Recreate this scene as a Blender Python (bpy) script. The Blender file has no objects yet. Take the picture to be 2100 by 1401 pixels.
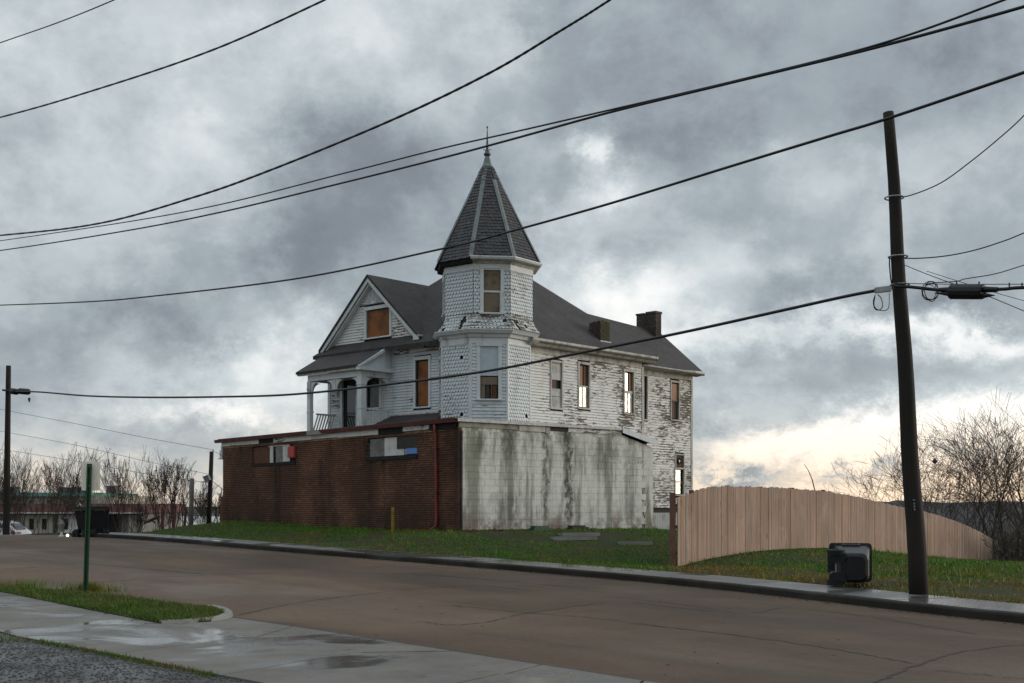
import bpy, math, random
import numpy as np
from mathutils import Vector, Matrix

R = math.radians
rnd = random.Random(7)
nrnd = np.random.default_rng(7)
scene = bpy.context.scene
COL = scene.collection

# ------------------------------------------------------------------ camera
EYE, FPX, HOR = 1.65, 2450.0, 1035.0          # eye height (m), focal length and horizon as surveyed on the photograph
cam_data = bpy.data.cameras.new('camera')
cam_data.sensor_width = 36.0
cam_data.lens = 36.0 * FPX / 2100.0
cam_data.shift_y = (HOR - 700.5) / 2100.0
cam_data.clip_start = 0.1
cam_data.clip_end = 20000.0
cam = bpy.data.objects.new('camera', cam_data)
COL.objects.link(cam)
cam.location = (0, 0, EYE)
cam.rotation_euler = (R(90), 0, 0)
scene.camera = cam

def at(px, py, Y):
    """surveyed point: picture position and distance -> metres"""
    return Vector(((px - 1050) / FPX * Y, Y, EYE - (py - HOR) / FPX * Y))
def gnd(px, py, z=0.0):
    Y = (EYE - z) * FPX / (py - HOR)
    return Vector(((px - 1050) / FPX * Y, Y, z))

# ------------------------------------------------------------------ render settings
scene.view_settings.view_transform = 'Standard'
scene.view_settings.look = 'None'
scene.view_settings.exposure = 0.08
scene.view_settings.gamma = 1.0
scene.view_settings.use_curve_mapping = False
scene.cycles.max_bounces = 6
scene.cycles.diffuse_bounces = 3
scene.cycles.use_denoising = True

# ------------------------------------------------------------------ sky and sun
SUN_AZ, SUN_EL = R(74), R(9)                   # sunset glow: low, to the right of the house
world = bpy.data.worlds.new('World')
scene.world = world
world.use_nodes = True
W = world.node_tree
W.nodes.clear()

class NT:
    def __init__(s, tree): s.t = tree; s.n = tree.nodes; s.l = tree.links
    def set(s, sock, v):
        if hasattr(v, 'is_output') or isinstance(v, bpy.types.NodeSocket): s.l.new(v, sock)
        elif v is not None:
            if sock.type == 'RGBA' and not isinstance(v, (int, float)) and len(v) == 3: v = (*v, 1)
            sock.default_value = v
    def math(s, op, a, b=None, c=None, clamp=False):
        n = s.n.new('ShaderNodeMath'); n.operation = op; n.use_clamp = clamp
        for i, v in enumerate((a, b, c)):
            if v is not None: s.set(n.inputs[i], v)
        return n.outputs[0]
    def vec(s, op, a, b=None, out=0):
        n = s.n.new('ShaderNodeVectorMath'); n.operation = op
        s.set(n.inputs[0], a)
        if b is not None:
            if op == 'SCALE': s.set(n.inputs['Scale'], b)
            else: s.set(n.inputs[1], b)
        return n.outputs['Value'] if op in ('DOT_PRODUCT', 'LENGTH') else n.outputs[0]
    def noise(s, vec, scale, detail=4, rough=0.55, dist=0.0, col=False):
        n = s.n.new('ShaderNodeTexNoise')
        s.set(n.inputs['Vector'], vec); s.set(n.inputs['Scale'], scale)
        s.set(n.inputs['Detail'], detail); s.set(n.inputs['Roughness'], rough); s.set(n.inputs['Distortion'], dist)
        return n.outputs['Color'] if col else n.outputs['Fac']
    def ramp(s, fac, stops, interp='LINEAR'):
        n = s.n.new('ShaderNodeValToRGB'); n.color_ramp.interpolation = interp
        e = n.color_ramp.elements
        while len(e) < len(stops): e.new(0.5)
        for i, (p, c) in enumerate(stops):
            e[i].position = p
            e[i].color = (*c, 1) if not isinstance(c, (int, float)) else (c, c, c, 1)
        s.set(n.inputs[0], fac)
        return n.outputs[0]
    def mix(s, f, a, b, op='MIX'):
        n = s.n.new('ShaderNodeMix'); n.data_type = 'RGBA'; n.blend_type = op
        s.set(n.inputs[0], f); s.set(n.inputs[6], a); s.set(n.inputs[7], b)
        return n.outputs[2]
    def sep(s, v):
        n = s.n.new('ShaderNodeSeparateXYZ'); s.set(n.inputs[0], v); return n.outputs
    def comb(s, x, y, z):
        n = s.n.new('ShaderNodeCombineXYZ')
        for i, v in enumerate((x, y, z)): s.set(n.inputs[i], v)
        return n.outputs[0]
    def smooth(s, v, lo, hi, a=0.0, b=1.0):
        n = s.n.new('ShaderNodeMapRange'); n.interpolation_type = 'SMOOTHSTEP'
        s.set(n.inputs[0], v)
        for i, x in enumerate((lo, hi, a, b)): s.set(n.inputs[i + 1], x)
        return n.outputs[0]
    def bump(s, h, dist, strength=1.0):
        n = s.n.new('ShaderNodeBump'); s.set(n.inputs['Strength'], strength); s.set(n.inputs['Distance'], dist)
        s.set(n.inputs['Height'], h); return n.outputs[0]

w = NT(W)
tc = w.n.new('ShaderNodeTexCoord').outputs['Generated']       # direction of view in the world
dirn = w.vec('NORMALIZE', tc)
dx, dy, dz = w.sep(dirn)
dzc = w.math('MAXIMUM', dz, 0.0)
# cloud deck seen in perspective: coordinates on a flat layer overhead
den = w.math('ADD', dzc, 0.30)
lay = w.comb(w.math('DIVIDE', dx, den), w.math('DIVIDE', dy, den), 0.35)
az = w.math('ARCTAN2', dx, dy)
el = w.math('ARCSINE', dzc)
den2 = w.math('ADD', dzc, 0.75)
lay2 = w.comb(w.math('DIVIDE', dx, den2), w.math('DIVIDE', dy, den2), 1.7)
wcol = w.noise(lay2, 7.5, 9, 0.70, 0.0, True)
wv = w.sep(wcol)
azw = w.math('MULTIPLY_ADD', w.math('SUBTRACT', wv[0], 0.5), 0.17, az)
elw = w.math('MULTIPLY_ADD', w.math('SUBTRACT', wv[1], 0.5), 0.12, el)
ae = w.comb(azw, elw, 0)
def sky_pt(px, py):
    x, y, z = (px - 1050) / FPX, 1.0, (HOR - py) / FPX
    return math.atan2(x, y), math.asin(z / math.sqrt(x * x + y * y + z * z))
# individual cloud masses and breaks: where each one hangs in the sky (azimuth, elevation), its spread and its brightness
BLOBS = [
    (330, 150, 300, 120, .12), (560, 260, 120, 150, .10), (880, 90, 130, 80, .14), (250, 420, 300, 70, .06),
    (690, 280, 70, 60, -.20), (720, 400, 110, 90, -.17), (580, 500, 90, 90, -.12), (640, 590, 110, 60, -.16), (640, 520, 60, 70, -.10),
    (860, 300, 120, 60, -.12), (960, 420, 170, 80, -.10), (380, 670, 170, 34, -.22), (140, 690, 120, 40, -.05),
    (470, 585, 70, 26, .10), (560, 740, 100, 70, .30), (640, 670, 60, 40, .22), (440, 850, 90, 22, .42), (400, 790, 80, 40, .10),
    (150, 800, 160, 70, -.03), (250, 940, 250, 16, .08),
    (1240, 290, 34, 36, .42), (1100, 200, 90, 60, .06), (1240, 400, 44, 26, .20), (1120, 450, 60, 30, .18), (1060, 60, 40, 40, .14),
    (1650, 70, 330, 110, -.20), (1480, 260, 180, 50, -.14), (1950, 180, 200, 80, -.13), (1330, 130, 120, 110, -.06),
    (1590, 270, 60, 26, .14), (1700, 400, 220, 70, .05), (1560, 440, 70, 40, -.10),
    (1190, 620, 110, 60, .36), (1330, 640, 110, 46, .26), (1500, 560, 170, 40, .08), (1300, 500, 150, 40, -.05),
    (1740, 610, 300, 28, -.16), (1960, 630, 120, 24, -.12), (1700, 690, 260, 24, .22), (1980, 690, 140, 24, .18),
    (1700, 790, 260, 46, -.03), (1560, 860, 200, 16, -.06),
    (1900, 880, 190, 30, .40), (1640, 910, 170, 24, .26), (2080, 850, 120, 46, .30), (2400, 880, 260, 60, .34),
    (1520, 973, 50, 9, -.55), (1470, 978, 60, 6, -.3), (1700, 965, 26, 6, -.45), (1780, 962, 46, 9, -.5), (1740, 985, 90, 4, -.3), (1960, 940, 60, 9, -.35), (2060, 955, 70, 8, -.4),
]
acc = None
for (bx, by, sx, sy, amp) in BLOBS:
    a0, e0 = sky_pt(bx, by)
    if amp < 0: amp *= .84 if by < 930 else .42
    elif sx > 50 and by > 500 and bx < 1500: amp *= .66
    d = w.vec('MULTIPLY', w.vec('SUBTRACT', ae, (a0, e0, 0)), (FPX / sx, FPX / sy, 0))
    g = w.math('POWER', math.e, w.math('MULTIPLY', w.vec('DOT_PRODUCT', d, d), -0.5))
    acc = w.math('MULTIPLY', g, amp) if acc is None else w.math('MULTIPLY_ADD', g, amp, acc)
n1 = w.noise(lay2, 4.5, 6, 0.52, 0.3)
n2 = w.noise(lay2, 12.0, 8, 0.60, 0.1)
nh = w.noise(lay, 5.0, 6, 0.6, 0.3)
lowm = w.smooth(el, R(3), R(11), 1.0, 0.12)
b = w.math('MULTIPLY_ADD', w.math('SUBTRACT', n1, 0.5), 0.32, 0.54)
b = w.math('MULTIPLY_ADD', w.math('SUBTRACT', w.smooth(n2, .36, .64), 0.5), 0.15, b)
n3 = w.noise(lay2, 34.0, 6, 0.62, 0.2)
b = w.math('MULTIPLY_ADD', w.math('SUBTRACT', n3, 0.5), 0.15, b)
b = w.math('MULTIPLY_ADD', w.math('MULTIPLY', w.math('SUBTRACT', nh, 0.5), lowm), 0.28, b)
b = w.math('ADD', b, acc)
# thinner deck low towards the sunset
low = w.smooth(el, R(0.0), R(8.0), 1.0, 0.0)
saz = w.smooth(w.math('ABSOLUTE', w.math('SUBTRACT', az, SUN_AZ)), R(14), R(86), 1.0, 0.0)
b = w.math('MULTIPLY_ADD', w.math('MULTIPLY', low, saz), 0.62, b)
b = w.math('MULTIPLY_ADD', w.smooth(el, R(0.0), R(4.0), 1.0, 0.0), 0.20, b)
cloud = w.ramp(b, [(0.0, (.140, .158, .188)), (0.30, (.232, .262, .300)), (0.50, (.376, .426, .464)),
                   (0.70, (.600, .655, .680)), (0.86, (.90, .915, .915)), (1.0, (1.12, 1.10, 1.04))])
warm = w.math('MULTIPLY', w.smooth(el, R(0.0), R(5.2), 1.0, 0.0), w.smooth(b, .5, .8, 0.25, 1.0))
warm = w.math('MULTIPLY', warm, w.smooth(w.math('ABSOLUTE', w.math('SUBTRACT', az, SUN_AZ)), R(35), R(105), 1.0, 0.7))
cloud = w.mix(warm, cloud, w.mix(1.0, cloud, (1.22, .94, .70), 'MULTIPLY'))
glow = w.math('MULTIPLY', w.smooth(el, R(0), R(15), 1.0, 0.0), w.smooth(w.math('ABSOLUTE', w.math('SUBTRACT', az, SUN_AZ)), R(0), R(42), 1.0, 0.0))
cloud = w.mix(1.0, cloud, w.vec('SCALE', (.7, .6, .42), glow), 'ADD')
# an overcast sky is brighter overhead than low down
zen = w.math('MULTIPLY_ADD', w.smooth(dzc, 0.35, 0.95), 1.05, 1.0)
cloud = w.vec('SCALE', cloud, w.math('MULTIPLY', zen, 10.0))
skyt = w.n.new('ShaderNodeTexSky')
skyt.sky_type = 'NISHITA'; skyt.sun_disc = False
skyt.sun_elevation = SUN_EL; skyt.sun_rotation = SUN_AZ
tot = w.mix(0.94, skyt.outputs[0], cloud)
bg = w.n.new('ShaderNodeBackground'); w.set(bg.inputs[0], tot); bg.inputs[1].default_value = 0.1
wo = w.n.new('ShaderNodeOutputWorld'); w.l.new(bg.outputs[0], wo.inputs[0])
try: world.cycles.sampling_method = 'MANUAL'; world.cycles.sample_map_resolution = 1024
except Exception: pass

sun_data = bpy.data.lights.new('sun', 'SUN')
sun_data.energy = 1.5
sun_data.angle = R(24)
sun_data.color = (1.0, .91, .80)
sun = bpy.data.objects.new('sun', sun_data)
COL.objects.link(sun)
sd = Vector((math.sin(SUN_AZ) * math.cos(SUN_EL), math.cos(SUN_AZ) * math.cos(SUN_EL), math.sin(SUN_EL)))
sun.rotation_euler = sd.to_track_quat('Z', 'Y').to_euler()
sun.location = (60, 20, 40)
# ------------------------------------------------------------------ mesh helpers
def V(*a): return Vector(a)
def root_loc(o):
    while o.parent is not None: o = o.parent
    return o.location.copy()
def tag(o, label=None, cat=None, group=None, kind=None):
    if label: o['label'] = label
    if cat: o['category'] = cat
    if group: o['group'] = group
    if kind: o['kind'] = kind
    return o
def empty(name, loc):
    o = bpy.data.objects.new(name, None); COL.objects.link(o); o.location = loc; o.empty_display_size = .2
    return o
def put(name, me, parent=None, loc=(0, 0, 0), rotz=0.0, scale=None):
    """link an object that uses (shared) mesh data; loc is in world metres"""
    o = bpy.data.objects.new(name, me); COL.objects.link(o)
    L = Vector(loc)
    if parent is not None:
        o.parent = parent; L = L - root_loc(parent)
    o.location = L; o.rotation_euler = (0, 0, rotz)
    if scale: o.scale = scale
    return o
class MB:
    def __init__(s): s.v = []; s.f = []
    def face(s, pts):
        i = len(s.v); s.v.extend(Vector(p) for p in pts); s.f.append(tuple(range(i, i + len(pts))))
    def hexa(s, c):
        i = len(s.v); s.v.extend(Vector(p) for p in c)
        for q in ((0, 3, 2, 1), (4, 5, 6, 7), (0, 1, 5, 4), (1, 2, 6, 5), (2, 3, 7, 6), (3, 0, 4, 7)):
            s.f.append(tuple(i + k for k in q))
        return s
    def box(s, o, ux, uy, uz, x, y, z):
        o = Vector(o); P = lambda a, b, c: o + ux * a + uy * b + uz * c
        return s.hexa([P(x[0], y[0], z[0]), P(x[1], y[0], z[0]), P(x[1], y[1], z[0]), P(x[0], y[1], z[0]),
                       P(x[0], y[0], z[1]), P(x[1], y[0], z[1]), P(x[1], y[1], z[1]), P(x[0], y[1], z[1])])
    def abox(s, x0, x1, y0, y1, z0, z1):
        return s.box((0, 0, 0), V(1, 0, 0), V(0, 1, 0), V(0, 0, 1), (x0, x1), (y0, y1), (z0, z1))
    def prism(s, pts, ext):
        """closed polygon pts (Vectors) extruded by the vector ext"""
        n = len(pts); i = len(s.v)
        s.v.extend(Vector(p) for p in pts); s.v.extend(Vector(p) + ext for p in pts)
        s.f.append(tuple(i + k for k in range(n))[::-1]); s.f.append(tuple(i + n + k for k in range(n)))
        for k in range(n):
            j = (k + 1) % n; s.f.append((i + k, i + j, i + n + j, i + n + k))
        return s
    def tube(s, pts, rads, n=5, caps=True, twist=0.0):
        pts = [Vector(p) for p in pts]
        if not hasattr(rads, '__len__'): rads = [rads] * len(pts)
        i0 = len(s.v); prev = None
        for k, p in enumerate(pts):
            t = (pts[min(k + 1, len(pts) - 1)] - pts[max(k - 1, 0)])
            t = t.normalized() if t.length > 1e-9 else V(0, 0, 1)
            if prev is None:
                a = t.cross(V(0, 0, 1)) if abs(t.z) < .9 else t.cross(V(1, 0, 0))
                a.normalize()
            else:
                a = prev - t * prev.dot(t)
                a = a.normalized() if a.length > 1e-6 else t.orthogonal().normalized()
            prev = a; b = t.cross(a)
            for j in range(n):
                th = 2 * math.pi * j / n + twist * k
                s.v.append(p + (a * math.cos(th) + b * math.sin(th)) * rads[k])
        for k in range(len(pts) - 1):
            for j in range(n):
                q = (j + 1) % n
                s.f.append((i0 + k * n + j, i0 + k * n + q, i0 + (k + 1) * n + q, i0 + (k + 1) * n + j))
        if caps:
            s.f.append(tuple(i0 + j for j in range(n))[::-1])
            s.f.append(tuple(i0 + (len(pts) - 1) * n + j for j in range(n)))
        return s
    def lathe(s, c, prof, n=10, axis=None):
        """profile of (radius, height) about a vertical axis through c"""
        c = Vector(c); i0 = len(s.v)
        for (r, h) in prof:
            for j in range(n):
                th = 2 * math.pi * j / n
                s.v.append(c + V(r * math.cos(th), r * math.sin(th), h))
        for k in range(len(prof) - 1):
            for j in range(n):
                q = (j + 1) % n
                s.f.append((i0 + k * n + j, i0 + k * n + q, i0 + (k + 1) * n + q, i0 + (k + 1) * n + j))
        s.f.append(tuple(i0 + j for j in range(n))[::-1])
        s.f.append(tuple(i0 + (len(prof) - 1) * n + j for j in range(n)))
        return s
    def mesh(s, name, off=(0, 0, 0), smooth=False):
        me = bpy.data.meshes.new(name); off = Vector(off)
        me.from_pydata([tuple(p - off) for p in s.v], [], s.f)
        if smooth: me.polygons.foreach_set('use_smooth', [True] * len(me.polygons))
        me.update(); return me
    def build(s, name, mat, parent=None, smooth=False, kind=None):
        if parent is not None: off = root_loc(parent)
        else:
            xs = [p.x for p in s.v]; ys = [p.y for p in s.v]; zs = [p.z for p in s.v]
            off = V((min(xs) + max(xs)) / 2, (min(ys) + max(ys)) / 2, min(zs))
        me = s.mesh(name, off, smooth)
        if mat is not None: me.materials.append(mat)
        o = bpy.data.objects.new(name, me); COL.objects.link(o)
        if parent is not None: o.parent = parent
        else: o.location = off
        if kind: o['kind'] = kind
        return o
def np_mesh(name, verts, faces_flat, nside, mat, kind=None, parent=None, smooth=False):
    """big mesh from numpy arrays: verts (n,3), faces (m,nside)"""
    me = bpy.data.meshes.new(name)
    verts = np.asarray(verts, np.float32); faces = np.asarray(faces_flat, np.int32)
    off = Vector((0, 0, 0)) if parent is None else root_loc(parent)
    verts = verts - np.array(off, np.float32)
    m = len(faces)
    me.vertices.add(len(verts)); me.vertices.foreach_set('co', verts.ravel())
    me.loops.add(m * nside); me.loops.foreach_set('vertex_index', faces.ravel())
    me.polygons.add(m); me.polygons.foreach_set('loop_start', np.arange(0, m * nside, nside, dtype=np.int32))
    if smooth: me.polygons.foreach_set('use_smooth', np.ones(m, bool))
    me.update(calc_edges=True); me.validate()
    if mat is not None: me.materials.append(mat)
    o = bpy.data.objects.new(name, me); COL.objects.link(o)
    if parent is not None: o.parent = parent
    if kind: o['kind'] = kind
    return o
def spline(pts, n):
    """Catmull-Rom through pts, n samples per span"""
    P = [Vector(p) for p in pts]
    P = [P[0] * 2 - P[1]] + P + [P[-1] * 2 - P[-2]]
    out = []
    for i in range(1, len(P) - 2):
        for k in range(n):
            t = k / n; a, b, c, d = P[i - 1:i + 3]
            out.append(.5 * ((2 * b) + (c - a) * t + (2 * a - 5 * b + 4 * c - d) * t * t + (3 * b - a - 3 * c + d) * t ** 3))
    out.append(P[-2]); return out

# ------------------------------------------------------------------ materials
MATS = {}
def new_mat(name):
    m = bpy.data.materials.new(name); m.use_nodes = True; m.node_tree.nodes.clear(); MATS[name] = m
    t = NT(m.node_tree)
    p = t.n.new('ShaderNodeBsdfPrincipled'); o = t.n.new('ShaderNodeOutputMaterial')
    t.l.new(p.outputs[0], o.inputs[0])
    return m, t, p
def pos(t): return t.n.new('ShaderNodeNewGeometry').outputs['Position']
def rand(t): return t.n.new('ShaderNodeObjectInfo').outputs['Random']
def objc(t): return t.n.new('ShaderNodeTexCoord').outputs['Object']
def fin(t, p, col, rough=.7, normal=None, spec=.3, metal=0.0):
    t.set(p.inputs['Base Color'], col); t.set(p.inputs['Roughness'], rough); t.set(p.inputs['Specular IOR Level'], spec)
    t.set(p.inputs['Metallic'], metal)
    if normal is not None: t.set(p.inputs['Normal'], normal)
def plain(name, col, rough=.6, var=.25, scale=3.0, spec=.3, metal=0.0, dirt=None, dirt_amt=.5, bump=.004):
    """paint or board with mottling and grime"""
    m, t, p = new_mat(name)
    P = pos(t); n = t.noise(P, scale, 6, .6); n2 = t.noise(P, scale * 7, 4, .6)
    c = t.mix(1.0, col, t.ramp(n, [(.25, 1 - var), (.75, 1 + var)]), 'MULTIPLY')
    if dirt:
        s = t.noise(t.vec('MULTIPLY', P, (1, 1, .3)), scale * 1.6, 7, .68)
        c = t.mix(t.smooth(s, .62 - dirt_amt * .3, .72, 0.0, .9), c, dirt)
    fin(t, p, c, t.smooth(n2, .2, .8, rough - .1, min(1, rough + .1)), t.bump(n2, bump), spec, metal)
    return m
def peeling(name, amt, paint=(.66, .68, .68), wood=(.10, .085, .07), wood2=(.22, .19, .15), row=.1):
    """old white paint flaking off weathered boards; the flakes run along the boards"""
    m, t, p = new_mat(name)
    P = pos(t); x, y, z = t.sep(P)
    a = t.noise(t.vec('MULTIPLY', P, (3.4, 3.4, 17.0)), 1.0, 7, .68, .4)
    c0 = t.noise(P, .42, 3, .5)
    c1 = t.noise(t.vec('MULTIPLY', P, (1.2, 1.2, 2.6)), 1.0, 4, .6)
    fr = t.math('FRACT', t.math('DIVIDE', z, row))
    edge = t.smooth(fr, 0.0, .55, .055, -.02)
    k = t.math('ADD', t.math('ADD', a, edge), t.math('MULTIPLY_ADD', c0, .62, t.math('MULTIPLY_ADD', c1, .40, -.51)))
    th = .74 - amt * .34
    f = t.smooth(k, th - .012, th + .02)
    th2 = th - .05
    chip = t.smooth(k, th2 - .01, th2 + .03)
    g = t.noise(t.vec('MULTIPLY', P, (9, 9, 60)), 1.0, 5, .6)
    wd = t.mix(g, wood, wood2)
    grime = t.noise(t.vec('MULTIPLY', P, (2.2, 2.2, .5)), 1.0, 6, .62)
    pc = t.mix(t.smooth(grime, .45, .75, 0.0, .45), paint, tuple(v * .58 * k_ for v, k_ in zip(paint, (1.0, .95, .82))))
    pc = t.mix(t.math('MULTIPLY', chip, .55), pc, (.40, .385, .34))
    col = t.mix(f, pc, wd)
    fin(t, p, col, t.mix(f, (.55,) * 3, (.9,) * 3), t.bump(t.math('MULTIPLY', f, -1.0), .004), .25)
    return m
M_CLAP = peeling('clapboard_paint', .48, (.70, .71, .69))
M_CLAP_WORN = peeling('clapboard_worn', .56, (.70, .70, .67))
M_CLAP_SOUND = peeling('clapboard_sound', .24, (.60, .65, .68))
M_SHINGLE_WALL = peeling('scale_shingle_paint', .20, (.60, .645, .665), row=.11)
M_SHINGLE_SKIRT = peeling('skirt_shingle_paint', .46, (.60, .63, .635), row=.11)
M_TRIM = plain('trim_paint', (.62, .65, .655), .55, .10, 1.6, .3, 0, (.26, .25, .21), .28)
M_TRIM_OLD = plain('trim_paint_old', (.50, .49, .44), .7, .16, 2.2, .3, 0, (.17, .155, .12), .62)
M_BACK = plain('bare_sheathing', (.055, .048, .042), .9, .35, 6)
M_EDGE_SHADE = plain('shaded_dirty_edge', (.30, .285, .26), .9, .35, 6)  # shadow and dirt lines between courses, put into the edge colour
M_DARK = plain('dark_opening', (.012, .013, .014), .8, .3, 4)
M_GLASS_DARK, t, p = new_mat('dark_glass'); fin(t, p, (.015, .02, .022), .06, None, .9)
M_GLASS_SKY, t, p = new_mat('sky_glass'); fin(t, p, t.mix(t.smooth(t.noise(pos(t), 7.0, 5, .7), .35, .65), (.36, .335, .275), (.14, .13, .105)), .1, None, .8, .95)
M_GLASS_GREY, t, p = new_mat('grey_glass'); fin(t, p, t.mix(t.smooth(t.noise(pos(t), 4, 5), .4, .7), (.02, .024, .026), (.10, .105, .10)), .12, t.bump(t.noise(pos(t), 1.4, 2), .02), .5, 0.0)
def ply(name, c1, c2):
    m, t, p = new_mat(name); P = pos(t)
    g = t.noise(t.vec('MULTIPLY', P, (9, 9, 1.2)), 1.0, 6, .62, .8)
    s = t.noise(P, 1.8, 5, .6)
    c = t.mix(t.smooth(s, .42, .66, 0.0, .75), t.mix(g, c1, c2), tuple(v * .35 for v in c1))
    fin(t, p, c, .6, t.bump(g, .004), .35); return m
M_PLY_ORANGE = ply('plywood_orange', (.17, .058, .015), (.31, .112, .030))
M_PLY_GREY = ply('plywood_weathered', (.13, .10, .065), (.23, .18, .12))
M_PLY_WHITE = ply('plywood_painted', (.50, .51, .49), (.36, .37, .35))
M_BLUE_BOARD = plain('pale_blue_board', (.44, .52, .56), .6, .10, 2.5)
M_CURTAIN = ply('curtain_rust', (.34, .17, .075), (.22, .09, .04))
def shingles(name, c1, c2, sx, sz):
    m, t, p = new_mat(name); P = pos(t)
    n = t.noise(P, 1.2, 5, .6); f = t.noise(t.vec('MULTIPLY', P, (5, 5, 16)), 1.0, 4, .7)
    g = t.noise(P, 60, 2, .6)
    x, y, z = t.sep(P)
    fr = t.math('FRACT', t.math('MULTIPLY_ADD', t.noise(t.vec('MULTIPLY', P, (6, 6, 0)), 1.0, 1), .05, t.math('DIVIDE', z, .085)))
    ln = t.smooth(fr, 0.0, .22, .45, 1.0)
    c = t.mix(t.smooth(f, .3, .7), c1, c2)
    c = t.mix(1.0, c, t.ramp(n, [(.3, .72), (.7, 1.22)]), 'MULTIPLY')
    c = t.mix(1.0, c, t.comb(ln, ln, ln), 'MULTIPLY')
    c = t.mix(1.0, c, t.ramp(g, [(.3, .8), (.7, 1.2)]), 'MULTIPLY')
    fin(t, p, c, .72, t.bump(t.math('ADD', fr, t.math('MULTIPLY', g, .4)), .012), .35); return m
M_ROOF = shingles('asphalt_shingle', (.036, .031, .030), (.062, .055, .054), 5, 16)
def slate_mat():
    m, t, p = new_mat('slate'); P = pos(t)
    at_ = t.n.new('ShaderNodeAttribute'); at_.attribute_name = 'tone'
    v = at_.outputs['Fac']
    c = t.ramp(v, [(0, (.028, .027, .031)), (.35, (.040, .037, .039)), (.6, (.034, .038, .038)), (.8, (.050, .039, .036)), (1, (.060, .058, .060))])
    n = t.noise(P, 5, 5, .65)
    c = t.mix(1.0, c, t.ramp(n, [(.25, .65), (.75, 1.35)]), 'MULTIPLY')
    st = t.noise(t.vec('MULTIPLY', P, (7, 7, .6)), 1.0, 4, .6)
    c = t.mix(t.smooth(st, .58, .72, 0, .3), c, (.16, .14, .12))
    fin(t, p, c, .5, t.bump(n, .004), .4); return m
M_SLATE = slate_mat()
M_ZINC = plain('grey_flashing', (.16, .18, .18), .5, .25, 4, .4, .2, (.10, .085, .075), .35)
M_LEAD = plain('dark_lead', (.10, .11, .12), .5, .3, 6, .4, .3, (.05, .045, .04), .4)
M_CHIM = None
def brick_mat(name, c1, c2, c3, soot=.5, joint=False):
    m, t, p = new_mat(name); P = pos(t)
    r = rand(t) if not joint else t.noise(t.vec('MULTIPLY', P, (4.2, 4.2, 13.0)), 1.0, 0, .5)
    c = t.ramp(r, [(0.0, c1), (.35, c2), (.55, c3), (.75, tuple(v * 1.45 for v in c2)), (.9, c1), (1.0, tuple(v * .4 for v in c1))])
    hi_ = t.smooth(t.noise(P, .35, 3, .5), .42, .62, .75, 1.35); c = t.mix(1.0, c, t.comb(hi_, hi_, hi_), 'MULTIPLY')
    n = t.noise(P, 26, 4, .65)
    c = t.mix(1.0, c, t.ramp(n, [(.25, .72), (.75, 1.28)]), 'MULTIPLY')
    s = t.noise(t.vec('MULTIPLY', P, (.95, .95, .10)), 1.0, 6, .62)
    s2 = t.noise(P, .5, 4, .6)
    k = t.math('MULTIPLY_ADD', s2, .5, s)
    c = t.mix(t.smooth(k, .76, .96, 0, soot), c, (.018, .016, .013))
    x, y, z = t.sep(P)
    damp = t.math('MULTIPLY', t.smooth(z, .9, 1.9, 1, 0), t.smooth(t.noise(t.vec('MULTIPLY', P, (1.3, 1.3, .5)), 1, 5), .42, .62))
    c = t.mix(t.math('MULTIPLY', damp, .7), c, (.035, .028, .02))
    fin(t, p, c, .85, t.bump(n, .004), .25); return m
M_BRICK = brick_mat('dark_red_brick', (.080, .032, .020), (.105, .043, .026), (.060, .027, .020), .62)
M_BRICK_ROW = brick_mat('dark_red_brick_courses', (.080, .032, .020), (.105, .043, .026), (.060, .027, .020), .62, True)
M_MORTAR = brick_mat('tan_mortar', (.33, .215, .125), (.36, .235, .14), (.30, .19, .11), .85, True)
M_CHIM = brick_mat('sooty_chimney_brick', (.055, .044, .038), (.07, .052, .043), (.045, .037, .033), .6, True)
def moss_mat():
    m, t, p = new_mat('mossy_chimney_brick'); P = pos(t)
    n = t.noise(P, 5, 6, .65); c = t.mix(t.smooth(n, .4, .62), (.062, .052, .040), (.060, .066, .016))
    fin(t, p, c, .9, t.bump(n, .02), .2); return m
M_MOSS = moss_mat()
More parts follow.
